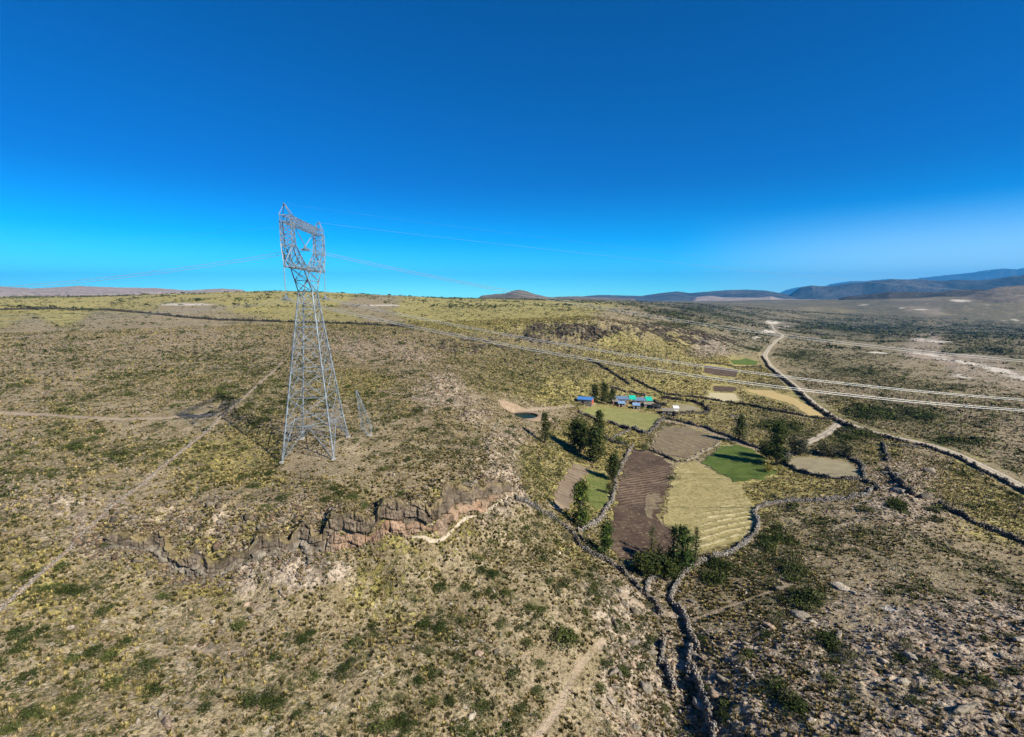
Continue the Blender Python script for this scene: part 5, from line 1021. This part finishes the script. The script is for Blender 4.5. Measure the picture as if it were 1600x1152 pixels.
def house(px, py, w, d, h, rz, roof, wall, label, kind='gable', name='farm_house', cat='house', parts=True, green=None, endm=None):
    x, y = raycast(px, py, Z); z = zg1(x, y); root = empty(name, (x, y, z), rz); tag(root, label, cat)
    mb = MB(); hw, hd = w/2, d/2; rise = .9 if kind == 'gable' else .7
    if kind == 'gable':
        v = [(-hw, -hd, -.8), (hw, -hd, -.8), (hw, hd, -.8), (-hw, hd, -.8), (-hw, -hd, h), (hw, -hd, h), (hw, hd, h), (-hw, hd, h), (-hw, 0, h+rise), (hw, 0, h+rise)]
        mb.add(v, [(0, 1, 5, 4), (1, 2, 6, 9, 5), (2, 3, 7, 6), (3, 0, 4, 8, 7)])
    else:
        v = [(-hw, -hd, -.8), (hw, -hd, -.8), (hw, hd, -.8), (-hw, hd, -.8), (-hw, -hd, h), (hw, -hd, h), (hw, hd, h+rise), (-hw, hd, h+rise)]
        mb.add(v, [(0, 1, 5, 4), (1, 2, 6, 5), (2, 3, 7, 6), (3, 0, 4, 7)])
    mb.build('wall', wall, root)
    rb = MB(); e = .35; th = .09
    def slab(a, b_, c_, d_):
        n_ = (Vector(b_)-Vector(a)).cross(Vector(d_)-Vector(a)).normalized()*th; q = [Vector(p) for p in (a, b_, c_, d_)]; rb.add([p+n_*.2 for p in q]+[p+n_*1.2 for p in q], [(3, 2, 1, 0), (4, 5, 6, 7), (0, 1, 5, 4), (1, 2, 6, 5), (2, 3, 7, 6), (3, 0, 4, 7)])
    if kind == 'gable':
        k = rise/hd*e
        slab((-hw-e, -hd-e, h-k+.02), (hw+e, -hd-e, h-k+.02), (hw+e, 0, h+rise+.02), (-hw-e, 0, h+rise+.02)); slab((-hw-e, 0, h+rise+.02), (hw+e, 0, h+rise+.02), (hw+e, hd+e, h-k+.02), (-hw-e, hd+e, h-k+.02))
    else:
        k = rise/d*e; slab((-hw-e, -hd-e, h-k+.02), (hw+e, -hd-e, h-k+.02), (hw+e, hd+e, h+rise+k+.02), (-hw-e, hd+e, h+rise+k+.02))
    # corrugation ridges along the slope
    nrb = int(w/.5)
    for i in range(nrb+1):
        xx = -hw-e+.06+(w+2*e-.12)*i/nrb
        if kind == 'gable': rb.bar((xx, -hd-e, h-rise/hd*e+.15), (xx, 0, h+rise+.15), .06); rb.bar((xx, 0, h+rise+.15), (xx, hd+e, h-rise/hd*e+.15), .06)
        else: rb.bar((xx, -hd-e, h-k+.15), (xx, hd+e, h+rise+k+.15), .06)
    rb.build('roof', roof, root)
    if parts:
        q = MB(); q.box((-w*.12, -hd-.03, 1.0), (.45, .03, 1.0)); q.build('door', M_dark, root)
        q = MB(); q.box((w*.25, -hd-.03, 1.45), (.45, .03, .4)); wi = q.build('window', M_dark, root)
        q = MB(); 
        for s_ in (-1, 1): q.box((w*.25+s_*.49, -hd-.04, 1.45), (.04, .045, .48)); q.box((w*.25, -hd-.04, 1.45+s_*.44), (.45, .045, .04))
        q.build('frame', M_wallwh, wi)
    if endm is not None:
        q = MB(); q.box((hw+.03, -.2, h*.5-.1), (.03, hd*.7, h*.42)); q.build('end_panel', endm, root)
    if green is not None:
        q = MB(); q.add([(hw+.45, -hd*1.0, h+.1), (hw+3.9, -hd*.9, h+.0), (hw+4.1, hd*1.1, h+rise+.7), (hw+.45, hd*1.1, h+rise+.8), (hw+.45, -hd*1.0, h+.04), (hw+3.9, -hd*.9, h-.06), (hw+4.1, hd*1.1, h+rise+.64), (hw+.45, hd*1.1, h+rise+.74)], [(0, 1, 2, 3), (7, 6, 5, 4), (0, 4, 5, 1), (1, 5, 6, 2), (2, 6, 7, 3), (3, 7, 4, 0)]); q.build('roof_extension', M_green, root)
        q = MB()
        for sx_ in (.7, 3.6):
            for sy_ in (-1, 1): q.box((hw+sx_, sy_*hd*.75+.2, (h+rise*.6-.65)/2-.12), (.06, .06, (h+rise*.6-.65)/2+.55))
        q.build('post', M_bark, root)
    return root
house(915,631,7.2,5.6,2.7,-.35,M_blue,M_stone,'farm house with a bright blue roof and red end wall',kind='gable',endm=M_wallred)
house(972,630,6.4,4.6,2.5,-.08,M_greyblue,M_adobe,'long shed with a grey blue roof, left of the two with green sheets',kind='mono',green=True,name='farm_shed',cat='shed')
house(998,632,6.0,4.4,2.5,-.1,M_greyblue,M_adobe,'long shed with a grey blue roof, right of the two with green sheets',kind='mono',green=True,name='farm_shed',cat='shed')
house(971,635.5,3.2,2.4,1.9,-.1,M_lightblue,M_adobe,'small hut with light blue roof below the left grey blue shed',kind='mono',name='farm_hut',cat='hut')
house(994,638.5,3.2,2.4,1.9,-.1,M_lightblue,M_stone,'small hut with light blue roof below the right grey blue shed',kind='mono',name='farm_hut',cat='hut')
house(961,632,2.6,2.2,1.7,0,M_thatch,plain('pink_wall',(.45,.22,.16)),'tiny pinkish hut at the left end of the shed row',kind='mono',name='farm_hut',cat='hut')
house(1013,636,4.6,3.2,1.8,-.1,M_thatch,M_stone,'low thatched stone hut right of the sheds',name='stone_hut',cat='hut')
house(1026,639,4.2,3.2,1.7,-.3,plain('black_tarp',(.035,.033,.03)),M_stone,'black covered stone hut between two thatched ones',name='stone_hut',cat='hut')
house(1043,647,5.2,4.2,2.0,-.2,M_thatch,M_stone,'largest grey thatched stone hut at the yard corner',name='stone_hut',cat='hut')
house(1056,642,2.2,1.6,1.5,-.1,plain('white_sheet',(.75,.74,.72)),M_wallwh,'small white shelter beside the paddock wall',kind='mono',name='shelter',cat='shelter',parts=False)
x, y = raycast(1053, 650, Z); z = zg1(x, y); root = empty('water_tank', (x, y, z)); tag(root, 'black upright water tank beside the thatched hut', 'tank')
mb = MB(); mb.tube([(0, 0, 0), (0, 0, 1.9), (0, 0, 2.15), (0, 0, 2.35)], [.95, .95, .7, .3], 16); mb.build('body', plain('black_plastic', (.02, .02, .02)), root); mb = MB(); mb.tube([(0, 0, 2.35), (0, 0, 2.45)], .28, 12); mb.build('lid', M_dark, root)
x, y = raycast(1147, 651, Z); z = zg1(x, y)   # small lean-to in the dry field
root = empty('livestock_trough', (x, y, z), .1); tag(root, 'small grey trough alone in the dry yellow field', 'trough')
mb = MB(); mb.box((0, 0, .3), (2.2, .8, .3)); mb.build('basin', M_stone, root); mb = MB(); mb.box((0, 0, .63), (1.9, .5, .03)); mb.build('water_fill', M_dark, root)
# gate posts where the track leaves the road
x, y = raycast(1310, 657, Z); z = zg1(x, y); root = empty('field_gate', (x, y, z), -.3); tag(root, 'weathered gate beside the road where the dirt track begins', 'gate')
for k in (-2, 0, 2): mb = MB(); mb.box((k, 0, .9), (.14, .14, 1.2)); mb.build('post', M_bark, root)
for k in (.6, 1.1, 1.6): mb = MB(); mb.box((0, -.2, k), (2.2, .05, .06)); mb.build('rail', M_bark, root)

# ------------------------------------------------------------------ pylon
M_steel = speckle_mat('galvanised_steel', (.115, .14, .165), (.25, .285, .32), .8, rough=.5, spec=.5, bump=0); M_conc = speckle_mat('concrete', (.40, .38, .35), (.3, .28, .26), 2)
M_ins = plain('insulator_glass', (.26, .30, .33), rough=.3, spec=.5); M_cable = plain('aluminium_cable', (.36, .37, .39), rough=.35, spec=.6)
UA = Vector((-.10, .995, 0)).normalized(); WA = Vector((.995, .10, 0)).normalized(); TC = Vector((TB[0], TB[1], 0))
def TW(u, w, z): return TC+UA*u+WA*w+Vector((0, 0, z))
py_root = empty('electricity_pylon', (TB[0], TB[1], 0)); tag(py_root, 'tall grey steel lattice pylon with an open window top on the plateau', 'pylon')
def lat(mb, S, leg=.24, br=.12, horiz=True, first=True, sub=False):
    """S = list of sections, each four (u,w,z) corners; X bracing on each face"""
    for i in range(len(S)-1):
        a, b = S[i], S[i+1]
        for k in range(4):
            k2 = (k+1) % 4
            A, B, C_, D_ = (TW(*a[k]), TW(*a[k2]), TW(*b[k2]), TW(*b[k]))
            mb.bar(A, D_, leg); mb.bar(A, C_, br); mb.bar(B, D_, br)
            if horiz and (i > 0 or first): mb.bar(A, B, br)
            if sub:
                M1 = (A+C_)/2; mb.bar((A+D_)/2, (A*3+C_)/4, br*.7); mb.bar((B+C_)/2, (B*3+D_)/4, br*.7); mb.bar((A+D_)/2, (D_*3+B)/4, br*.7); mb.bar((B+C_)/2, (C_*3+A)/4, br*.7)
    b = S[-1]
    for k in range(4): mb.bar(TW(*b[k]), TW(*b[(k+1) % 4]), br)
def sq(hu, hw, z, u0=0): return [(u0-hu, -hw, z), (u0+hu, -hw, z), (u0+hu, hw, z), (u0-hu, hw, z)]
gz0 = [zg1(*TW(u, w, 0)[:2]) for u, w, z in sq(6.9, 5.4, 0)]
hb = lambda z: (6.9+(1.75-6.9)*(z/36.5), 5.4+(1.4-5.4)*(z/36.5))
mb = MB(); zs = [7.6, 13.6, 19.2, 24.2, 28.6, 32.6, 36.3]
lat(mb, [sq(*hb(z), z) for z in zs], .23, .11, sub=True); mb.build('lattice_body', M_steel, py_root, TC)
# four legs with feet
fu, fw = hb(7.6)
for k, (u, w, z) in enumerate(sq(6.9, 5.4, 0)):
    mb = MB(); g = gz0[k]; T = (math.copysign(fu, u), math.copysign(fw, w), 7.6); foot = TW(u, w, g+.3); mb.bar(foot, TW(*T), .22)
    for mid in (TW(0, T[1], 7.6), TW(T[0], 0, 7.6)):
        mb.bar(foot, mid, .12); 
        for f in (.25, .45, .65, .85):
            a = foot.lerp(TW(*T), f); c = foot.lerp(mid, f); mb.bar(a, c, .06); mb.bar(a, foot.lerp(mid, min(1, f+.2)), .06)
    mb.build('leg', M_steel, py_root, TC)
    mb = MB(); p = TW(u, w, g); mb.box((p.x, p.y, g+.1), (.45, .45, .35), 0, .8); mb.build('footing', M_conc, py_root, TC)
# plan bracing inside at 7.6 and 19.2
mb = MB()
for z in (7.6, 19.2, 28.6): a, b_ = hb(z); mb.bar(TW(-a, 0, z), TW(0, b_, z), .1); mb.bar(TW(0, b_, z), TW(a, 0, z), .1); mb.bar(TW(a, 0, z), TW(0, -b_, z), .1); mb.bar(TW(0, -b_, z), TW(-a, 0, z), .1)
mb.build('plan_bracing', M_steel, py_root, TC)
# fork from waist to crossarm
mb = MB(); wz = 41.0; au = 13.6
lat(mb, [sq(1.75, 1.45, 36.3), sq(3.9, 1.35, 38.6), sq(6.2, 1.25, wz)], .18, .09)
mb.build('fork', M_steel, py_root, TC)
# crossarm: lower chord from tip to tip, tapered ends
mb = MB()
for w in (-1.2, 1.2):
    mb.bar(TW(-9, w, wz), TW(9, w, wz), .2)
    for s_ in (-1, 1):
        mb.bar(TW(s_*9, w, wz), TW(s_*au, 0, wz), .2); mb.bar(TW(s_*11.4, w*.9, 45.2), TW(s_*au, 0, wz), .15)
        mb.bar(TW(s_*11.9, w*.4, wz), TW(s_*11.4, w*.9, 45.2), .1); mb.bar(TW(s_*10.2, w, wz), TW(s_*12.4, w*.3, wz+1.9), .09)
n = 14
for i in range(n): u0 = -9+18*i/n; u1 = u0+18/n; mb.bar(TW(u0, -1.2 if i % 2 else 1.2, wz), TW(u1, 1.2 if i % 2 else -1.2, wz), .09)
mb.build('crossarm', M_steel, py_root, TC)
# shoulders: from crossarm centre up and out to the window columns
for s_ in (-1, 1):
    mb = MB(); IN = [(1.6, 1.15, 41.15), (4.4, 1.15, 41.9), (6.8, 1.1, 43.4), (9.2, 1.05, 45.2)]; OUT = [(6.2, 1.2, 41.05), (8.2, 1.2, 41.9), (10, 1.15, 43.3), (11.4, 1.05, 45.2)]
    lat(mb, [[(s_*a[0], -a[1], a[2]), (s_*c[0], -c[1], c[2]), (s_*c[0], c[1], c[2]), (s_*a[0], a[1], a[2])] for a, c in zip(IN, OUT)], .15, .08)
    for w in (-1, 1): mb.bar(TW(s_*9, 1.2*w, wz), TW(s_*10, 1.15*w, 43.3), .12); mb.bar(TW(s_*6.2, 1.2*w, wz), TW(s_*6.8, 1.1*w, 43.4), .12)
    mb.build('shoulder', M_steel, py_root, TC)
    mb = MB(); lat(mb, [[(s_*(9.2+i*.16), -1.05, 44.9+i*1.16), (s_*(11.4-i*.02), -1.05, 44.9+i*1.16), (s_*(11.4-i*.02), 1.05, 44.9+i*1.16), (s_*(9.2+i*.16), 1.05, 44.9+i*1.16)] for i in range(5)], .15, .08); mb.build('window_column', M_steel, py_root, TC)
    mb = MB(); 
    for u, w in ((9.6, -1), (11.6, -1), (11.6, 1), (9.6, 1)): mb.bar(TW(s_*u, w, 50.7), TW(s_*11.3, 0, 52.8), .11)
    mb.bar(TW(s_*11.3, 0, 52.6), TW(s_*12.1, 0, 52.7), .12); mb.build('earth_wire_peak', M_steel, py_root, TC)
mb = MB(); k = 12
lat(mb, [[(-11.6+23.2*i/k, -1.0, 49.5), (-11.6+23.2*i/k, 1.0, 49.5), (-11.6+23.2*i/k, .9, 50.7), (-11.6+23.2*i/k, -.9, 50.7)] for i in range(k+1)], .11, .06); mb.build('top_beam', M_steel, py_root, TC)
# insulators
def string(a, b, nm='insulator_string'):
    mb = MB(); a = Vector(a); b = Vector(b); n = 26; pts = [a.lerp(b, i/n) for i in range(n+1)]; mb.tube(pts, [.04 if i % 2 else .12 for i in range(n+1)], 7); return mb.build(nm, M_ins, py_root, TC)
PH = {}
for s_, nm in ((-1, 'near'), (1, 'far')):
    t = TW(s_*au, 0, wz-.1); lo_ = t-Vector((0, 0, 5.9)); string(t, lo_); PH[nm] = lo_
cl = TW(0, 0, 45.6); string(TW(-6.6, 0, 49.5), cl+Vector((0, 0, .3))); string(TW(6.6, 0, 49.5), cl+Vector((0, 0, .3))); PH['mid'] = cl
for nm, p in PH.items():
    mb = MB(); mb.box(tuple(p+Vector((0, 0, .05))), (.12, .5, .28)); mb.bar(p+Vector((-.9, 0, -.25)), p+Vector((.9, 0, -.25)), .22); mb.bar(p+Vector((-.9, .22, -.5)), p+Vector((.9, .22, -.5)), .14); mb.bar(p+Vector((-.9, -.22, -.5)), p+Vector((.9, -.22, -.5)), .14); mb.build('clamp_yoke', M_steel, py_root, TC)
# ------------------------------------------------------------------ power cables
def cable(p0, ptsR, ptsL, offs, r, label, spacers, lk=.35):
    """parabola through the clamp and two points each side; offs = sub-conductor offsets (u, z)"""
    root = empty('power_cable', p0); tag(root, label, 'power cable', 'cables strung from the pylon')
    lines = []
    for mid, end in (ptsR, ptsL):
        if end is None: continue
        ex, ey, ez = end; sag = mid; P = []
        L = math.hypot(ex-p0[0], ey-p0[1]); n = 60; ext = 2.2
        for i in range(n+1):
            f = (i/n)**1.0*ext; P.append(Vector((p0[0]+(ex-p0[0])*f, p0[1]+(ey-p0[1])*f, p0[2]+(ez-p0[2])*f-sag*4*f*(1-f) if f <= 1.6 else 0)))
        P = [q for q, i in zip(P, range(n+1)) if (i/n)*ext <= 1.6]; lines.append(P)
    for du, dz in offs:
        mb = MB()
        for P, k_ in zip(lines, (1, lk)): mb.tube([q-Vector(p0)+Vector((0, du, dz)) for q in P], r*k_, 5)
        mb.build('wire', M_cable, root)
    for P in lines[:1] if spacers else []:
        for f in spacers:
            q = P[int(f*(len(P)-1))]-Vector(p0); mb = MB(); mb.bar(q+Vector((0, offs[0][0], offs[0][1])), q+Vector((0, offs[-1][0], offs[-1][1])), .16); mb.box((q.x, q.y+offs[0][0], q.z+offs[0][1]), (.22, .1, .1)); mb.build('spacer', M_cable, root)
def at_depth(px, py, y):
    dx, dy, dz = pxdir(px, py); t = y/dy; return (float(dx*t), float(y), float(CZ+dz*t))
OF = [(-.28, -.28), (.28, -.62)]
OF4 = [(-.35, -.1), (.35, -.55)]
cable(tuple(PH['near']), (3.0, at_depth(1600, 639, 97)), (1.0, at_depth(0, 500, 96)), OF4, .048, 'lowest cable pair crossing the valley, from the pylon arm nearest the camera', (.35, .585))
cable(tuple(PH['far']), (3.2, at_depth(1600, 623, 124)), (1.0, at_depth(0, 492, 122)), OF4, .053, 'second lowest cable pair crossing the valley, from the far pylon arm', (.3, .6))
cable(tuple(PH['mid']), (2.9, at_depth(1600, 562, 112)), (.9, at_depth(0, 448, 110)), OF4, .04, 'cable pair leaving the pylon window centre', (.28,), 1)
for s_, l_, a, b_ in ((-1, 'single thin top wire from the nearer pylon peak', (1600, 452, 99), (0, 366, 98)), (1, 'single thin top wire from the farther pylon peak', (1600, 462, 122), (0, 384, 120))):
    cable(tuple(TW(s_*12.1, 0, 52.6)), (.8, at_depth(*a)), (.6, at_depth(*b_)), [(0, 0)],     .004 if s_ < 0 else .013, l_, None)
# stitching ghost of a pylon leg, modelled as a separate lattice; no real mast
x, y = raycast(577, 681, Z); z = zg1(x, y); root = empty('ghost_leg', (x, y, z)); tag(root, 'stitching ghost of a pylon leg, modelled as a short tapering lattice right of the pylon', 'stitching ghost')
mb = MB(); TCs = TC; TC = Vector((x, y, z)); D = math.hypot(x, y); hh = 11.5
secs = []
for i in range(7):
    f = i/6; hw_ = (.15 if i == 0 else 1.25*(1-f)+.12); c_u = 0; c_w = -2.6*f
    secs.append([(c_u-hw_, c_w-hw_, hh*f), (c_u+hw_, c_w-hw_, hh*f), (c_u+hw_, c_w+hw_, hh*f), (c_u-hw_, c_w+hw_, hh*f)])
lat(mb, secs, .055, .035, first=False); mb.build('lattice_frame', M_steel, root, TC); mb = MB(); mb.box((0, 0, 0), (.5, .5, .3)); mb.build('footing', M_conc, root); TC = TCs
# two thin poles standing on the far side of the valley
for px, py, hp, lab in ((1543,572,8,'thin lone pole far across the valley'), (1573,838,9,'thin pole beside the long dark wall')):
    x, y = raycast(px, py, Z); z = zg1(x, y); H = hp/F*math.hypot(x, y); root = empty('utility_pole', (x, y, z)); tag(root, lab, 'pole')
    mb = MB(); mb.tube([(0, 0, -.3), (0, 0, H)], [.10+.0006*H*H, .07], 8); mb.build('post', M_bark, root); mb = MB(); mb.box((0, 0, H-.3), (H*.07, .05, .06)); mb.build('crossarm', M_bark, root)
# ------------------------------------------------------------------ distant hills
def hill(prof, D, depth, zb, mat, label, rough=1.0, flat_top=False, seed=0, name='hills', ny=46, back=1.0, tp=.10):
    xs_ = np.array([p[0] for p in prof], float); ys_ = np.array([p[1] for p in prof], float); az0 = math.atan((xs_[0]-800)/F/cp); az1 = math.atan((xs_[-1]-800)/F/cp); n = 340
    a = np.linspace(az0, az1, n); pxs_ = 800+F*np.tan(a)*(1.0); pyp = np.interp(pxs_, xs_, ys_); dx, dy, dz = pxdir(pxs_, pyp); top = CZ+dz/np.hypot(dx, dy)*D; ends = sstep(0, tp, np.linspace(0, 1, n))*(1-sstep(.97, 1, np.linspace(0, 1, n))) if xs_[-1] > 1600 else sstep(0, .10, np.linspace(0, 1, n))*(1-sstep(.9, 1, np.linspace(0, 1, n)))
    V = []; tt = np.linspace(0, 1+back, ny)
    for t in tt:
        if t <= 1: pr = float(sstep(0, 1, np.array(t)))*.6+.4*t if not flat_top else float(sstep(.0, .35, np.array(t)))*.93+.07*t
        else: pr = 1-float(sstep(1, 1+back, np.array(t)))
        r = D-depth*(1-t); x_ = r*np.sin(a); y_ = r*np.cos(a); zr = zg(D*np.sin(a), D*np.cos(a)); zb_ = zg(x_, y_)-4-12*(1-ends); Hh = np.maximum(top-zr+4, 1)*ends
        nz = fbm(x_, y_, depth*.45, 5, 200+seed)*rough; rdg = (1-np.abs(fbm(x_, y_, depth*.3, 4, 240+seed))*2.4)*rough
        w_ = math.sin(PI*min(t, 1)) if t < 1 else 0
        z_ = zb_+Hh*pr+Hh*w_*(nz*.30+(rdg-.5)*.16)
        if t > .85: z_ = np.minimum(z_, zb_+Hh*pr)
        z_ += (Hh*.02*fbm(a*400, a*0+t, 1.5, 3, 260+seed) if abs(t-1) < .15 else 0)
        V.append(np.column_stack([x_, y_, z_]))
    fi = np.arange(n*ny).reshape(ny, n); q = np.stack([fi[:-1, :-1], fi[:-1, 1:], fi[1:, 1:], fi[1:, :-1]], -1).reshape(-1, 4)
    return tag(link(name, npmesh(name, np.concatenate(V), q, smooth=True), mat), label, 'hills', kind='structure')
def hill_mat(name, a, b, c, sc):
    m, nt, bb = new_mat(name); P = OBJC(nt); k = MIX(nt, RMP(nt, NZ(nt, sc, 6, P, .6), .38, .62), a, b); k = MIX(nt, RMP(nt, NZ(nt, sc*3.3, 6, P, .65), .52, .66, 0, .8), k, c); nt.links.new(k, bb.inputs['Base Color'])
    BUMP(nt, bb, NZ(nt, sc*3, 6, P, .6), .8, .12/sc*.5)
    k = MIX(nt, RMP(nt, NZ(nt, sc*14, 5, P, .7), .5, .6, 0, .75), k, tuple(v*.3 for v in a)); nt.links.new(k, bb.inputs['Base Color']); return m
MH1 = hill_mat('pale_hill', (.28, .22, .19), (.34, .27, .23), (.20, .17, .13), .004); MH2 = hill_mat('brown_hill', (.13, .105, .075), (.19, .15, .105), (.08, .075, .045), .006)
MH3 = hill_mat('far_hill', (.045, .042, .035), (.10, .09, .075), (.025, .028, .022), .002); MH4 = hill_mat('dark_mesa', (.035, .032, .024), (.07, .06, .045), (.10, .085, .07), .008)
hill([(-220,444),(-100,445),(0,447),(60,451),(130,447),(200,449.5),(250,450),(300,454),(330,452),(352,451),(390,453),(430,458)], 4200, 1500, -10, MH1, 'pale pinkish bare ridge at the far left', .5, seed=1)
hill([(735,468),(752,462),(775,459.5),(790,458.5),(803,454),(812,453),(822,455),(836,460),(855,464),(880,466),(930,467)], 3600, 900, 15, MH2, 'small brown peaked hill on the horizon', .6, seed=2)
hill([(840,469),(868,464),(900,463),(950,465),(1000,466.5)], 5200, 900, -10, MH2, 'low brown rise right of the peaked hill', .4, seed=12)
hill([(880,467),(910,463),(935,461),(960,461.5),(1000,462.5),(1030,458),(1055,455.5),(1075,458),(1100,456),(1130,453.5),(1160,452.7),(1190,454),(1215,458),(1240,463),(1270,466)], 9500, 2200, -90, MH3, 'blue hazy hills on the middle horizon', .7, seed=3)
hill([(1180,466),(1215,455),(1240,449),(1262,448),(1275,451),(1290,444),(1320,439.5),(1345,439),(1380,436),(1410,437),(1440,433),(1470,430),(1500,427),(1525,423),(1550,420),(1575,421),(1600,417),(1650,414),(1720,410)], 24000, 5500, -90, MH3, 'farthest blue mountain range at the right', .8, seed=4)
hill([(1190,470),(1225,464),(1245,453),(1262,449),(1300,447),(1340,444.5),(1360,441),(1400,442),(1450,441),(1500,443),(1540,441),(1570,437),(1600,434),(1720,428)], 10500, 2200, -90, MH3, 'dark blue table mountain before the farthest range', .6, flat_top=True, seed=5)
hill([(1060,470),(1085,465),(1105,462.5),(1130,465),(1180,465.5),(1200,463),(1215,467),(1280,469),(1330,470)], 6500, 1100, -70, MH1, 'low pale hills before the blue mountains', .9, seed=6)
hill([(1285,471),(1293,466),(1310,464),(1340,462),(1380,458),(1405,457),(1440,458),(1480,456),(1520,454),(1560,455),(1610,456)], 4300, 500, -62, MH4, 'dark flat topped ridge at the right', .9, flat_top=True, seed=7)
hill([(1440,469),(1480,459),(1520,453),(1545,449),(1575,447),(1600,446),(1660,443),(1720,441)], 3900, 900, -58, MH2, 'brown rise at the right frame edge', .6, seed=8, tp=.45)
# ------------------------------------------------------------------ haze
HZ = 4.2e-5
top = 1720.0; lowest = float(Z.min())-60; bm = bmesh.new(); bmesh.ops.create_cube(bm, size=1.0)
for v in bm.verts: v.co = Vector((v.co.x*72000, v.co.y*70000, lowest+(v.co.z+.5)*(top-lowest)))
me = bpy.data.meshes.new('haze'); bm.to_mesh(me); bm.free(); hz = link('haze', me); tag(hz, 'thin blue haze of the clear mountain air', 'haze', kind='stuff')
mh = bpy.data.materials.new('haze'); mh.use_nodes = True; nt = mh.node_tree; nt.nodes.clear(); o_ = nt.nodes.new('ShaderNodeOutputMaterial'); pv = nt.nodes.new('ShaderNodeVolumePrincipled')
pv.inputs['Density'].default_value = HZ; pv.inputs['Color'].default_value = (.035, .42, 1.0, 1); pv.inputs['Anisotropy'].default_value = 0.0; nt.links.new(pv.outputs[0], o_.inputs['Volume']); me.materials.append(mh)
